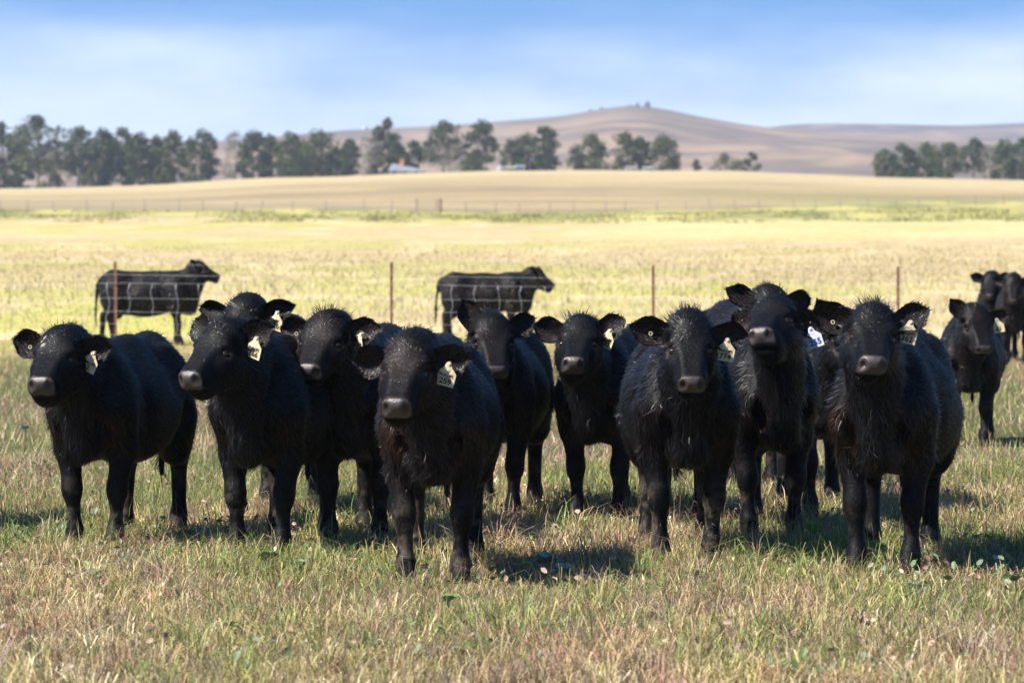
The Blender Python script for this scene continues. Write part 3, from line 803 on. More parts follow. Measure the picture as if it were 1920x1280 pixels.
make_cow(332, 58.4, 'dark cow in side view behind the wire fence, head raised, left one', yaw=88, neck_yaw=0, head_yaw=-8, neck_up=20, head_up=2, scale=1.0, lod='far', wid=.006, locks=9000, girth=.88,
         ears=((30, 25), (50, 30)), legs=(-3, 5, 6, -10), straw=.02, browner=.6, mud=.5, group='cattle beyond the fence')
make_cow(960, 60.2, 'dark cow in side view behind the wire fence, head level, middle one', yaw=92, neck_yaw=-6, head_yaw=-14, neck_up=2, head_up=10, scale=.96, lod='far', wid=.006, locks=9000, girth=.88,
         ears=((34, 14), (40, 20)), legs=(3, -4, 5, -6), straw=.03, browner=1.3, mud=.9, group='cattle beyond the fence')

make_cow(-300, 20.4, 'black cow just outside the left edge whose shadow falls across the grass', yaw=-12, neck_yaw=0, head_yaw=0, neck_up=4, scale=1.02, lod='far', locks=5000)

# ------------------------------------------------------------------ near wire fence
FD = 57.0
fence = empty('wire_fence', (0, FD, 0), 'wire mesh fence on rusty steel posts across the paddock behind the herd', 'fence')
f_posts = [(-300, 489), (217, 490), (734, 491), (1226, 497), (1684, 500), (2140, 503)]
for px, ty in f_posts:
    x = (px - 960) / FPX * FD; top = CAM_H - (ty - HORIZ) / FPX * FD
    m = MB(); ln = random.uniform(-.012, .012)
    for k in range(3):                                       # star section: three fins
        a = R(90 + 120 * k)
        dx, dy = math.cos(a) * .024, math.sin(a) * .024
        ex, ey = -math.sin(a) * .004, math.cos(a) * .004
        b = [(x + ex, ey), (x + dx + ex, dy + ey), (x + dx - ex, dy - ey), (x - ex, -ey)]
        m.poly([(p[0], p[1], -.3) for p in b] + [(p[0] + ln, p[1], top) for p in b], [[0, 3, 2, 1], [4, 5, 6, 7], [0, 1, 5, 4], [1, 2, 6, 5], [2, 3, 7, 6], [3, 0, 4, 7]])
    m.build('post', M_rust, fence)
f_xs = [(p[0] - 960) / FPX * FD for p in f_posts]
w_z = [1.25, 1.08, .955, .735, .54, .36, .20]
def wire_at(x, z): # wires sag a little between posts
    i = max(0, min(len(f_xs) - 2, int(np.searchsorted(f_xs, x)) - 1)); t = (x - f_xs[i]) / (f_xs[i + 1] - f_xs[i])
    tops = [CAM_H - (p[1] - HORIZ) / FPX * FD for p in f_posts]
    return z * (tops[i] * (1 - t) + tops[i + 1] * t) / 1.27 - .022 * 4 * t * (1 - t) * (1 + .4 * math.sin(i * 3 + z * 9))
for k, z in enumerate(w_z):
    m = MB(); rr = .0022 if k else .0018
    m.tube([(x, -.028, wire_at(x, z)) for x in np.linspace(f_xs[0], f_xs[-1], 61)], rr, 4)
    m.build('wire', M_wire, fence, smooth=True)
for x in np.arange(f_xs[0] + .2, f_xs[-1], .342):
    j = [random.uniform(-.03, .03) for _ in range(5)]
    pts = [(x + random.uniform(-.01, .01), -.028, wire_at(x, .955))]
    for q in range(1, 5):
        zz = w_z[2 + q]; za = w_z[1 + q]
        pts.append((x + .5 * (j[q] + j[q - 1]) + .018 * (-1) ** q, -.028, wire_at(x, (zz + za) / 2))); pts.append((x + j[q], -.028, wire_at(x, zz)))
    m = MB(); m.tube(pts, .0026, 4); m.build('stay', M_wire, fence, smooth=True)

# ------------------------------------------------------------------ far fence with a gate
FF = 372.0
far = empty('post_fence', (0, FF, 0), 'distant post and wire fence with a gate along the green strip', 'fence')
fx = [-10.5, -9.8] ; posts_far = []
for px in sorted([q + random.randint(-9, 9) for q in range(-60, 640, 56)] + [683, 735] + [q + random.randint(-8, 8) for q in range(880, 2000, 50)]):
    D = FF + (0 if px < 900 else (px - 900) * .045); x = (px - 960) / FPX * D; z = float(ground_z(x, D))
    h = 1.25 if px in (683, 735) else random.uniform(.95, 1.15)
    m = MB(); m.tube([(x, D - FF, z - .3), (x + random.uniform(-.05, .05), D - FF, z + h)], [.05, .045], 6); m.build('post', M_wood, far); posts_far.append((x, D, z))
for hh in (.35, .65, .95):
    m = MB(); m.tube([(x, D - FF - .1, z + hh) for x, D, z in posts_far], .012, 4); m.build('wire', M_wire, far)
gate = empty('farm_gate', (0, FF, 0), 'small dark farm gate between two posts in the distant fence', 'gate')
gx0, gx1 = [(p - 960) / FPX * FF for p in (781, 826)]; gz = float(ground_z(gx0, FF))
for x, w in ((gx0, .08), (gx1, .12)):
    m = MB(); m.tube([(x, 0, gz - .3), (x, 0, gz + 1.35)], w, 8); m.build('post', M_wood if w < .12 else M_rust, gate)
for hh in (.35, .75, 1.18):
    m = MB(); m.tube([(gx0, 0, gz + hh), (gx1, 0, gz + hh)], .022, 6); m.build('rail', M_wood, gate)
m = MB(); m.tube([(gx1 - .35, 0, gz + .2), (gx1 - .35, 0, gz + 1.25)], .05, 6); m.build('stile', M_rust, gate)

# ------------------------------------------------------------------ trees
def tree(px, top_y, half_px, kind, D, label, group, base_y=None, name='tree', zb=None):
    x = (px - 960) / FPX * D
    z0 = float(ground_z(x, D)) if zb is None else zb
    H = (CAM_H - (top_y - HORIZ) / FPX * D) - z0; rx = half_px / FPX * D
    r = np.random.default_rng(int(px * 7 + top_y))
    root = empty(name, (x, D, z0), label, 'tree', group)
    lo = {'pine': .05, 'round': .10, 'euc': .30, 'grey': .12, 'bush': .0}[kind]
    m = MB()
    tr = .026 * H if kind != 'bush' else .03 * H
    lean = r.normal(0, .02, 2) * H
    tp = lambda t: (lean[0] * t + .01 * H * math.sin(t * 5 + px), lean[1] * t, H * t)
    m.tube([(0, 0, -.6)] + [tp(t) for t in (.15, .35, .6, .85)], [tr * 1.25, tr, tr * .8, tr * .5, tr * .2], 7)
    nb = {'pine': 34, 'round': 36, 'euc': 30, 'grey': 34, 'bush': 18}[kind]
    cl = []
    for i in range(nb):
        t = (lo + (1 - lo) * (i + r.random()) / nb)
        prof = {'pine': .62 + .38 * math.sin(math.pi * min(1, t * 1.05 + .02)), 'round': math.sin(math.pi * (.10 + .87 * t)) ** .6,
                'euc': math.sin(math.pi * np.clip((t - .20) / .82, 0, 1)) ** .55, 'grey': math.sin(math.pi * (.10 + .86 * t)) ** .7, 'bush': math.cos(t * 1.45) ** .6}[kind]
        if t > .9: prof *= max(.25, (1 - t) / .1)
        a = r.random() * 6.283; rad = rx * prof * math.sqrt(r.uniform(.12, 1.0)) * .86
        c = np.array([math.cos(a) * rad + lean[0] * t, math.sin(a) * rad + lean[1] * t, H * t * .965])
        cl.append((c, t))
        b = tp(max(.08, t * .72)); mid = [(b[q] + c[q]) / 2 + (0 if q < 2 else -.02 * H) for q in range(3)]
        m.tube([b, mid, tuple(c)], [tr * .33, tr * .2, tr * .06], 5)
    m.build('trunk', M_barkp if kind in ('euc', 'grey') else M_bark, root, smooth=True)
    P, C = [], []
    dark = np.array({'pine': (0.021, 0.032, 0.011), 'round': (0.032, 0.043, 0.014), 'euc': (0.038, 0.048, 0.022), 'grey': (.12, .105, .085), 'bush': (0.028, 0.036, 0.014)}[kind])
    lite = np.array({'pine': (.055, .075, .026), 'round': (.085, .105, .034), 'euc': (.095, .112, .052), 'grey': (.20, .175, .14), 'bush': (.085, .095, .036)}[kind])
    npl = {'pine': 62, 'round': 56, 'euc': 64, 'grey': 36, 'bush': 60}[kind]
    for c, t in cl:
        cr = rx * r.uniform(.24, .46); n = int(npl * r.uniform(.9, 1.5))
        d = r.normal(0, 1, (n, 3)); d /= np.linalg.norm(d, axis=1)[:, None]
        p = c + d * (cr * r.random(n) ** .45)[:, None] * np.array([1, 1, .72])
        p[:, 2] = np.maximum(p[:, 2], .1)
        s = r.uniform(.18, .47, n) * (H / 13) ** .5 * (.6 if kind == 'grey' else 1)
        u = r.normal(0, 1, (n, 3)); u /= np.linalg.norm(u, axis=1)[:, None]
        w = np.cross(u, r.normal(0, 1, (n, 3))); w /= np.linalg.norm(w, axis=1)[:, None] + 1e-6
        q = np.stack([p - u * s[:, None], p + w * s[:, None] * .6, p + u * s[:, None], p - w * s[:, None] * .6], 1)
        P.append(q.reshape(-1, 3)); k = np.clip(r.normal(.5, .3, n) + .25 * (r.random() - .5), 0, 1)
        C.append(np.repeat(dark * (1 - k[:, None]) + lite * k[:, None], 4, 0))
    P = np.concatenate(P); C = np.concatenate(C)
    F = np.arange(len(P)).reshape(-1, 4)
    obj('crown', mesh_np('crown', P, [F], C, smooth=False, mat=M_leaf), root)
    return root
ORD = ['first', 'second', 'third', 'fourth', 'fifth', 'sixth', 'seventh', 'eighth', 'ninth', 'tenth', 'eleventh', 'twelfth', 'thirteenth', 'fourteenth', 'fifteenth', 'sixteenth', 'seventeenth', 'eighteenth', 'nineteenth', 'twentieth', 'twenty-first', 'twenty-second', 'twenty-third', 'twenty-fourth', 'twenty-fifth', 'twenty-sixth', 'twenty-seventh', 'twenty-eighth']
KL = {'pine': 'dark dense pine', 'round': 'rounded bushy green tree', 'euc': 'tall tree with clumped crown', 'grey': 'thin grey half-bare tree', 'bush': 'low dark bush'}
def tree_row(rows, group, where):
    for i, (px, ty, hw, k, D) in enumerate(rows):
        hw *= 1.2; ty -= 3
        tree(px, ty, hw, k, D, f'{KL[k]}, {ORD[i]} from the left in {where}', group)
left_rows = [(40, 262, 24, 'pine', 752), (112, 262, 24, 'grey', 756), (170, 266, 24, 'pine', 756), (244, 268, 24, 'round', 760), (306, 276, 22, 'pine', 758), (352, 272, 22, 'grey', 760), (508, 258, 24, 'round', 760), (572, 276, 26, 'pine', 750), (632, 280, 22, 'round', 746), (708, 280, 22, 'round', 756), (8, 234, 36, 'pine', 742), (72, 222, 46, 'euc', 728), (95, 300, 26, 'bush', 722), (148, 243, 34, 'euc', 735), (190, 246, 30, 'pine', 742), (226, 243, 30, 'euc', 750), (262, 254, 24, 'pine', 738),
             (290, 258, 22, 'round', 748), (325, 250, 26, 'round', 738), (378, 251, 34, 'pine', 734), (440, 249, 26, 'grey', 742), (474, 250, 32, 'pine', 736), (545, 254, 26, 'round', 748), (552, 292, 32, 'pine', 735),
             (602, 252, 44, 'round', 742), (656, 264, 20, 'pine', 738), (688, 260, 32, 'grey', 750)]
left_rows.sort()
tree_row(left_rows, 'trees in the left half of the tree line', 'trees left of farmhouse')
mid_rows = [(729, 226, 26, 'euc', 764), (744, 272, 20, 'pine', 752), (776, 270, 20, 'pine', 770), (832, 232, 36, 'euc', 748), (850, 272, 28, 'grey', 744), (888, 296, 24, 'round', 740), (903, 230, 28, 'euc', 750),
            (960, 268, 22, 'round', 742), (990, 256, 34, 'round', 746), (1021, 240, 24, 'pine', 744), (1082, 280, 26, 'bush', 742), (1108, 256, 28, 'round', 750), (1124, 302, 34, 'bush', 738), (1176, 253, 30, 'round', 744), (1202, 262, 16, 'pine', 748), (1242, 260, 32, 'round', 746),
            (1304, 303, 11, 'bush', 745), (1362, 294, 34, 'bush', 744), (1406, 290, 18, 'bush', 740)]
tree_row(mid_rows, 'trees standing right of the farmhouse', 'trees right of farmhouse')
right_rows = [(1658, 286, 22, 'round', 742), (1694, 276, 28, 'pine', 738), (1738, 272, 28, 'round', 744), (1776, 274, 30, 'round', 740), (1824, 265, 26, 'euc', 748), (1852, 276, 18, 'grey', 744), (1884, 268, 28, 'round', 742), (1918, 264, 30, 'pine', 738)]
tree_row(right_rows, 'trees in the clump at the right', 'clump at right edge')
hp = [(1214, 191, 8), (1182, 198, 7), (1107, 205, 4), (1127, 201, 4), (1196, 193, 5)]
for i, (px, ty, hw) in enumerate(hp):
    D = 2590.0; yb = np.interp(px, [1060, 1100, 1140, 1180, 1215, 1250], [220, 213, 203.5, 198, 199.5, 208])
    tree(px, ty, hw, 'bush', D, ['largest dark bush on the summit of the hill', 'dark bush on the slope just left of the summit', 'tiny lone bush furthest left on the skyline ridge', 'tiny lone bush on the skyline ridge nearer the summit', 'small bush on the summit beside the largest one'][i],
         'bushes on the hill skyline', name='bush', zb=float(CAM_H - (yb - HORIZ) / FPX * D) - 1.5)

# ------------------------------------------------------------------ farm buildings beyond the rise
def z_at(px, D): return float(ground_z((px - 960) / FPX * D, D))
def house_part(root, name, mat, verts, faces):
    m = MB(); m.poly(verts, faces); return m.build(name, mat, root)
D = 735.0; x0 = (728 - 960) / FPX * D; z0 = z_at(760, D)
hs = empty('farmhouse', (x0, D, z0), 'low farmhouse with grey tin roof and brick chimney among the trees', 'house')
m = MB(); m.box((3.6, 3, .2), (3.4, 3, .9)); m.build('wall', M_cream, hs)
for i, wx in enumerate((1.2, 3.2, 5.4)):
    m = MB(); m.box((wx, -.03, .45), (.4, .04, .45)); w = m.build('window', M_white, hs)
    m = MB(); m.box((wx, -.085, .45), (.32, .01, .37)); m.build('pane', M_glass, w)
rf = house_part(hs, 'roof', M_roof, [(-.1, -.5, 1.0), (7.4, -.5, .75), (7.4, 6.5, .75), (-.1, 6.5, 1.0), (.6, 3, 2.35), (2.0, 3, 2.3), (6.2, 3, 1.35)],
           [[0, 1, 6, 5, 4], [3, 4, 5, 6, 2], [0, 4, 3], [1, 2, 6], [0, 3, 2, 1]])
m = MB(); m.box((2.55, 2.2, 1.9), (.38, .38, 1.1)); m.box((2.55, 2.2, 3.05), (.46, .46, .1)); m.build('chimney', M_brick, rf)
def shed(px, w, h, D, wm, label, rm):
    z = z_at(px, D); x = (px - 960) / FPX * D
    o = empty('shed', (x, D, z), label, 'shed')
    m = MB(); m.box((0, 2, h * .4), (w / 2, 2, h * .4)); m.build('wall', wm, o)
    house_part(o, 'roof', rm, [(-w / 2 - .15, -.3, h * .8), (w / 2 + .15, -.3, h * .8), (w / 2 + .15, 4.3, h * .8), (-w / 2 - .15, 4.3, h * .8), (-w / 2 - .15, 2, h * 1.1), (w / 2 + .15, 2, h * 1.1)],
               [[0, 1, 5, 4], [3, 4, 5, 2], [0, 4, 3], [1, 2, 5], [0, 3, 2, 1]])
    m = MB(); m.box((w * .2, -.03, h * .38), (.35, .04, h * .36)); m.build('door', M_roof, o)
shed(956, 2.0, 1.1, 732, M_cream, 'little cream shed just right of the white water tank', M_cream)
shed(975, 1.9, 1.5, 736, M_white, 'little white-roofed shed furthest right of the water tank', M_roof)
shed(1184, 2.2, .9, 728, M_white, 'low white shed under the trees, left one of two', M_white)
shed(1216, 2.0, .9, 728, M_white, 'low white shed under the trees, right one of two', M_white)
D = 730.0; tk = empty('water_tank', ((938 - 960) / FPX * D, D, z_at(938, D)), 'round white water tank on the rise between the trees', 'tank')
m = MB(); m.tube([(0, 0, -.3), (0, 0, .9)], .68, 16); m.build('tank_wall', M_white, tk, smooth=False)
m = MB(); m.tube([(0, 0, .9), (0, 0, 1.15), (0, 0, 1.28)], [.70, .40, .08], 16); m.build('tank_lid', M_white, tk)
D = 2590.0; dm = empty('dome', ((684 - 960) / FPX * D, D, CAM_H + (HORIZ - 243.5) / FPX * D), 'small white dome on the skyline at left of the hill', 'dome')
v, f = uv_sphere(2.5, 16, 8); v[:, 2] = np.maximum(v[:, 2], -1.6); obj('dome_shell', mesh_np('dome_shell', v, [f], mat=M_white), dm)
m = MB(); m.tube([(0, 0, -4), (0, 0, -1.2)], 2.0, 12); m.build('dome_base', M_cream, dm)

# ------------------------------------------------------------------ grass
def blades(n, x, y, h, w, col, bend, r, seg=2, tipcol=None):
    z = ground_z(x, y)
    a = r.random(n) * 6.283; dx, dy = np.cos(a), np.sin(a)
    b = r.random(n) * 6.283; sx, sy = np.cos(b), np.sin(b)
    p = np.stack([x, y, z - .01], 1); up = np.array([0, 0, 1.0])
    dirh = np.stack([dx, dy, 0 * dx], 1); side = np.stack([sx, sy, 0 * sx], 1) * (w * .5)[:, None]
    hh = h[:, None]; bd = bend[:, None]
    m = p + up * hh * (.62 - .12 * bd) + dirh * hh * bd * .30
    t = p + up * hh * (1.0 - .62 * bd ** 1.3) + dirh * hh * bd * .85
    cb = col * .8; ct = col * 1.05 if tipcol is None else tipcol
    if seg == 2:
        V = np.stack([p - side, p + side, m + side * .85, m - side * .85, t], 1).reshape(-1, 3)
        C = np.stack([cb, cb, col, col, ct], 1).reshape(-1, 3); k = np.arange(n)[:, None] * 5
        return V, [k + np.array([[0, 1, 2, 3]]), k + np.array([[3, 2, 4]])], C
    V = np.stack([p - side, p + side, t], 1).reshape(-1, 3); C = np.stack([cb, cb, ct], 1).reshape(-1, 3)
    return V, [np.arange(n)[:, None] * 3 + np.array([[0, 1, 2]])], C
def spread(n, d0, d1, r, margin=1.1):
    """even cover over the wedge of ground the view takes in, plus a margin"""
    out = []
    while sum(len(o[0]) for o in out) < n:
        y = r.uniform(d0, d1, n); hw = lambda q: q * 960 / FPX + margin + q * .02
        x = r.uniform(-1, 1, n) * hw(d1); k = np.abs(x) < hw(y); out.append((x[k], y[k]))
    x = np.concatenate([o[0] for o in out])[:n]; y = np.concatenate([o[1] for o in out])[:n]
    return x, y
PAL = np.array([[.080, .115, .030], [.140, .160, .048], [.240, .210, .080], [.300, .240, .135], [.215, .125, .085], [.145, .108, .090], [.430, .360, .235], [.240, .160, .080]])
def grass_cols(x, y, r):
    n = len(x)
    g = fbm(x * 1.1 + 50, y * .55) ; g2 = fbm(x * .35 + 9, y * .22 + 4); pch = fbm(x * 2.5 + 3, y * 1.2 + 60)
    gp = np.exp(-(((x + 1.05) / .55) ** 2 + ((y - 18.7) / .9) ** 2)) * .5 + np.exp(-(((x + 2.3) / .5) ** 2 + ((y - 22.0) / 1.5) ** 2)) * .25 + np.exp(-(((x - 1.55) / .5) ** 2 + ((y - 19.6) / .8) ** 2)) * .35
    green = np.clip(.42 + (g - .5) * 1.6 + (g2 - .5) * 1.0 + gp, .06, .92)
    purp = np.clip(.42 + (pch - .5) * 1.3, .03, .6) * (1 - green * .6)
    u = r.random(n); idx = np.zeros(n, int); v = r.random(n)
    isg = u < green; isp = ~isg & (r.random(n) < purp)
    idx[isg] = np.where(v[isg] < .50, 0, np.where(v[isg] < .85, 1, 2))
    idx[isp] = np.where(v[isp] < .5, 4, 5)
    rest = ~isg & ~isp; idx[rest] = np.select([v[rest] < .30, v[rest] < .66, v[rest] < .90], [2, 3, 7], 6)
    return 1.72 * PAL[idx] * np.clip(r.normal(1, .2, n), .55, 1.6)[:, None], idx
def grass_object(name, specs, label, mat=M_grass):
    Vs, F4, F3, Cs = [], [], [], []; off = 0
    for V, F, C in specs:
        for f in F: (F4 if f.shape[1] == 4 else F3).append(f + off)
        Vs.append(V); Cs.append(C); off += len(V)
    fl = ([np.concatenate(F4)] if F4 else []) + ([np.concatenate(F3)] if F3 else [])
    return obj(name, mesh_np(name, np.concatenate(Vs), fl, np.clip(np.concatenate(Cs), 0, 1), smooth=False, mat=mat), kind='stuff', label=label, category='grass')
r = np.random.default_rng(3)
sp = []
nt = 8500; tx, ty = spread(nt, 12.6, 27, r); kt = fbm(tx * .9 + 13, ty * .6) > .40; tx, ty = tx[kt], ty[kt]; nt = len(tx)
tcol, tid = grass_cols(tx, ty, r); trad = r.uniform(.02, .075, nt); tht = np.clip(r.normal(.135, .042, nt), .05, .27)
rep_ = r.integers(12, 30, nt); ti = np.repeat(np.arange(nt), rep_); n = len(ti)
an = r.random(n) * 6.283; rd = trad[ti] * np.sqrt(r.random(n))
x = tx[ti] + np.cos(an) * rd; y = ty[ti] + np.sin(an) * rd
c2, _ = grass_cols(x, y, r); w = (r.random(n) < .7)[:, None]; c = np.where(w, tcol[ti] * np.clip(r.normal(1, .22, n), .5, 1.6)[:, None], c2)
h = tht[ti] * np.clip(r.normal(1, .25, n), .4, 1.6)
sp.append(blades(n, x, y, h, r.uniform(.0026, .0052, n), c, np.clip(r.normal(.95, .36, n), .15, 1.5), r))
n = 150000; x, y = spread(n, 12.6, 26.5, r); c, idx = grass_cols(x, y, r)
clump = fbm(x * 3.3, y * 2.2); tall = fbm(x * .8 + 31, y * .5)
h = np.clip(r.normal(.084, .03, n) * (.45 + .6 * clump + .5 * tall), .02, .2)
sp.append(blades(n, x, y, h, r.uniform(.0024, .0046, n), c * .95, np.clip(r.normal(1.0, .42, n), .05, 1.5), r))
n = 22000; x, y = spread(n, 12.6, 27, r); c, idx = grass_cols(x, y, r)          # dry seed stems standing above the sward
k = fbm(x * 1.3 + 8, y * .8) > .44; x, y, c = x[k], y[k], c[k]; n = len(x)
c = np.where(r.random(n)[:, None] < .6, PAL[3] * np.clip(r.normal(1, .2, n), .5, 1.5)[:, None], PAL[4][None]); h = np.clip(r.normal(.21, .06, n), .08, .38)
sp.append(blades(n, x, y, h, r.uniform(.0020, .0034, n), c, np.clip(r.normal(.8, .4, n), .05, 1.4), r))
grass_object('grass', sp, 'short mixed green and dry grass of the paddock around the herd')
sp = []
n = 120000; x, y = spread(n, 26, 61, r, 1.0); c, idx = grass_cols(x, y, r)
yy = sstep(44, 62, y)[:, None]; c = c * (1 - yy) + np.array([.38, .30, .15]) * yy * np.clip(r.normal(1, .2, n), .6, 1.5)[:, None]; c = c * 1.05
h = np.clip(r.normal(.11, .04, n) * (.6 + .8 * fbm(x * .9, y * .4)), .03, .34) * (1 - .25 * sstep(45, 55, y))
sp.append(blades(n, x, y, h, r.uniform(.006, .012, n), c, np.clip(r.normal(.55, .3, n), .05, 1.1), r, seg=1))
grass_object('grass_sward', sp, 'dry grass of the paddock between the herd and the wire fence')
sp = []
n = 90000; x, y = spread(n, 60, 230, r, 2.0); kk = r.random(n) > sstep(110, 230, y); x, y = x[kk], y[kk]; n = len(x)
q = fbm(x / 3 + 7, y / 7); q2 = fbm(x / 2.5 + 70, y / 16)
strw = np.array([.41, .33, .185]); yel = np.array([.41, .36, .13]); grn = np.array([.31, .29, .10])
w1 = ((sstep(.48, .62, q2) + 1.0 * sstep(5, -6, x) * sstep(.36, .55, q2) * sstep(140, 80, y)).clip(0, 1) * (r.random(n) < .8))[:, None]; w2 = (sstep(.50, .64, q) * (r.random(n) < .6))[:, None]
c = (strw * (1 - w1) + yel * w1) * (1 - w2) + grn * w2; c = c * np.clip(r.normal(1, .18, n), .6, 1.5)[:, None]
h = np.clip(r.normal(.17, .06, n) * (.5 + q), .05, .5) * (1 - .8 * sstep(90, 230, y))
sp.append(blades(n, x, y, h, r.uniform(.012, .035, n) * (y / 80), c, np.clip(r.normal(.5, .3, n), .05, 1.1), r, seg=1))
grass_object('hay_grass', sp, 'tall straw-yellow grass of the hay field beyond the wire fence')
sp = []
n = 26000; x, y = spread(n, 282, 392, r, 4.0); k = fbm(x / 3.5, y / 16) > .50; x, y = x[k], y[k]; n = len(x)
k = (y < 372 + 60 * sstep(10, 45, x)); x, y = x[k], y[k]; n = len(x)
pg = np.array([[.15, .17, .06], [.26, .25, .08], [.38, .34, .10], [.36, .30, .13]]); gi = (fbm(x / 5 + 20, y / 20) * 5.2 - .6 + r.normal(0, .5, n)).clip(0, 3.99).astype(int)
sp.append(blades(n, x, y, np.clip(r.normal(.18, .10, n) * (.4 + fbm(x / 2.5, y / 9)), .05, .7), r.uniform(.10, .3, n), pg[gi] * np.clip(r.normal(1, .2, n), .6, 1.5)[:, None], np.clip(r.normal(.5, .3, n), .05, 1.0), r, seg=1))
grass_object('rank_weeds', sp, 'yellow-green strip of rank weeds along the distant fence')
# small round leaves and dead leaves lying in the sward
def leaves(n, d0, d1, pal, s0, s1, zlo, zhi, thr, seed):
    r = np.random.default_rng(seed); x, y = spread(n, d0, d1, r); k = fbm(x * 1.7 + seed, y * 1.0) > thr; x, y = x[k], y[k]; n = len(x)
    z = r.uniform(zlo, zhi, n); s = r.uniform(s0, s1, n)
    nrm_ = r.normal(0, .55, (n, 3)) + np.array([0, -.8, .6]); nrm_ /= np.linalg.norm(nrm_, axis=1)[:, None]
    u = np.cross(nrm_, r.normal(0, 1, (n, 3))); u /= np.linalg.norm(u, axis=1)[:, None]; w = np.cross(nrm_, u)
    p = np.stack([x, y, z], 1); S = s[:, None]
    pts = [p - u * S, p - u * S * .3 + w * S * .62 + nrm_ * S * .15, p + u * S * .55 + w * S * .45 + nrm_ * S * .2, p + u * S, p + u * S * .55 - w * S * .45 + nrm_ * S * .2, p - u * S * .3 - w * S * .62 + nrm_ * S * .15]
    V = np.stack(pts, 1).reshape(-1, 3); k6 = np.arange(n)[:, None] * 6
    col = np.array(pal)[r.integers(0, len(pal), n)] * np.clip(r.normal(1, .2, n), .5, 1.5)[:, None]
    return V, [k6 + np.array([[0, 1, 2, 3]]), k6 + np.array([[0, 3, 4, 5]])], np.repeat(col, 6, 0)
o = grass_object('clover', [leaves(3200, 12.6, 27, [(.07, .12, .04), (.10, .15, .06), (.13, .17, .10), (.09, .13, .035)], .010, .024, .03, .09, .52, 5)], 'small grey-green weed leaves scattered through the grass', M_weed)
o = grass_object('leaf_litter', [leaves(1700, 12.6, 27, [(.30, .18, .13), (.34, .24, .15), (.22, .11, .08), (.40, .30, .23)], .009, .022, .04, .10, .46, 6)], 'pinkish-brown dead leaves lying in the grass', M_weed)

# broad-leaved weeds that stand out one by one
def weed(px, py, n_leaf, size, colr, label, name='broadleaf_weed', lift=.5):
    D = CAM_H * FPX / (py - HORIZ); x = (px - 960) / FPX * D; r = random.Random(px)
    root = empty(name, (x, D, 0), label, 'weed', 'broad-leaved weeds in the grass')
    for i in range(n_leaf):
        a = 6.283 * i / n_leaf + r.uniform(-.4, .4); L = size * 1.45 * r.uniform(.7, 1.2); W = L * r.uniform(.30, .40); el = min(1.35, 1.5 * lift * r.uniform(.5, 1.4))
        d = np.array([math.cos(a) * math.cos(el), math.sin(a) * math.cos(el), math.sin(el)]); s = np.array([-math.sin(a), math.cos(a), 0]); nn_ = np.cross(d, s) * -1
        V = []; N = 6
        for k in range(N + 1):
            t = k / N; wv = W * math.sin(math.pi * min(1, .06 + .92 * t ** .8)) * (1 + .18 * (-1) ** k)
            c = d * L * (.15 + .85 * t) + np.array([0, 0, .02 - .35 * L * t * t]) 
            V += [c - s * wv + nn_ * -wv * .35, c, c + s * wv + nn_ * -wv * .35]
        F = []
        for k in range(N):
            for q in (0, 1): F.append([k * 3 + q, k * 3 + q + 1, (k + 1) * 3 + q + 1, (k + 1) * 3 + q])
        cc = np.tile(np.array(colr) * r.uniform(.75, 1.25), (len(V), 1)); cc[1::3] *= 1.25
        obj('leaf', mesh_np('leaf', np.array(V) + np.array([0, 0, .02]), [np.array(F)], cc, mat=M_weed), root)
    m = MB(); m.tube([(0, 0, -.02), (0, 0, .05)], [.008, .005], 6); m.build('stem', M_wood, root)
weed(1020, 1078, 7, .085, (.20, .27, .20), 'blue-green broad-leaved weed in front of the gap right of the cow tagged 259', lift=.75)
weed(1056, 1092, 5, .06, (.24, .29, .23), 'smaller blue-green weed beside the large one in the middle foreground', lift=.6)
weed(985, 1080, 4, .05, (.40, .40, .06), 'yellowing little weed left of the blue-green one', lift=.6)
weed(1642, 1048, 6, .07, (.10, .18, .08), 'green broad-leaved weed beside the hooves of the cow tagged 362', lift=.7)
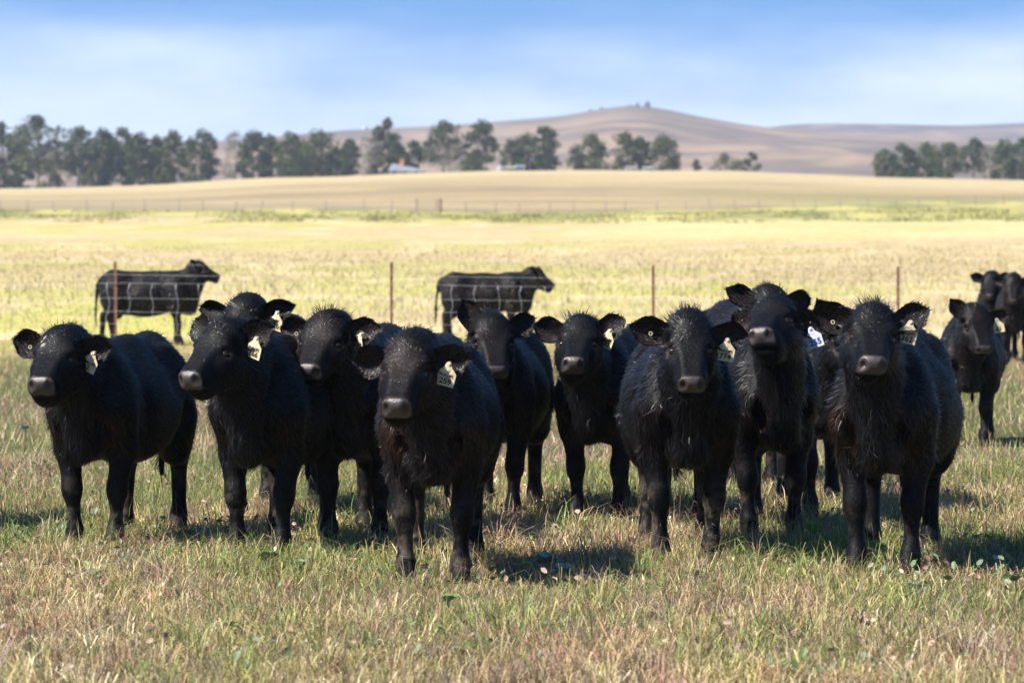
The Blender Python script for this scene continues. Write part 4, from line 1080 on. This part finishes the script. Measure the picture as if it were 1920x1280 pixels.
weed(1524, 1020, 6, .08, (.13, .22, .05), 'bright green weed left of the hooves of the cow tagged 362', lift=.9)
weed(352, 1022, 7, .06, (.15, .20, .14), 'grey-green weed in the grass right of the leftmost cow', lift=.6)
weed(292, 1012, 5, .05, (.20, .25, .16), 'pale weed at the feet of the leftmost cow', lift=.6)
weed(45, 818, 9, .055, (.20, .25, .20), 'pale grey-green weed clump at left edge behind the leftmost cow', lift=.7)
weed(500, 1072, 8, .07, (.07, .12, .04), 'dark green weed clump in front of the cow tagged 266', lift=.7)
weed(560, 1088, 6, .06, (.08, .14, .05), 'small dark green weed right of the dark clump in the left foreground', lift=.7)

weed(840, 1150, 6, .06, (.10, .16, .06), 'low green weed in the grass below the front hooves of the cow tagged 259', lift=.6)
weed(1180, 862, 8, .09, (.16, .22, .14), 'pale green weed behind the gap between the cows tagged 587 and 774', lift=.7)
weed(1300, 1105, 6, .055, (.12, .17, .09), 'grey-green weed in the grass below the cow tagged 774', lift=.6)
weed(1720, 1125, 6, .06, (.15, .20, .15), 'bluish weed in the grass below the cow tagged 362', lift=.6)
weed(170, 1100, 6, .06, (.12, .18, .10), 'green weed in the grass below the leftmost cow', lift=.6)
weed(430, 1200, 6, .055, (.11, .17, .06), 'low green weed near the bottom of the picture left of centre', lift=.6)
weed(1905, 1110, 6, .06, (.10, .17, .06), 'green weed at the right edge of the foreground', lift=.6)

# ------------------------------------------------------------------ haze
hz = MB(); hz.box((0, 2260, 52), (2400, 2340, 98))
hm = bpy.data.materials.new('haze'); hm.use_nodes = True; hm.node_tree.nodes.clear()
ho = hm.node_tree.nodes.new('ShaderNodeOutputMaterial'); pv = hm.node_tree.nodes.new('ShaderNodeVolumePrincipled')
pv.inputs['Color'].default_value = (0.80, 0.88, 1.0, 1); pv.inputs['Density'].default_value = HAZE; pv.inputs['Anisotropy'].default_value = 0.25
hm.node_tree.links.new(pv.outputs[0], ho.inputs['Volume'])
ho_ = hz.build('haze', hm, None, kind='stuff', label='thin pale blue air over the whole landscape', category='haze')
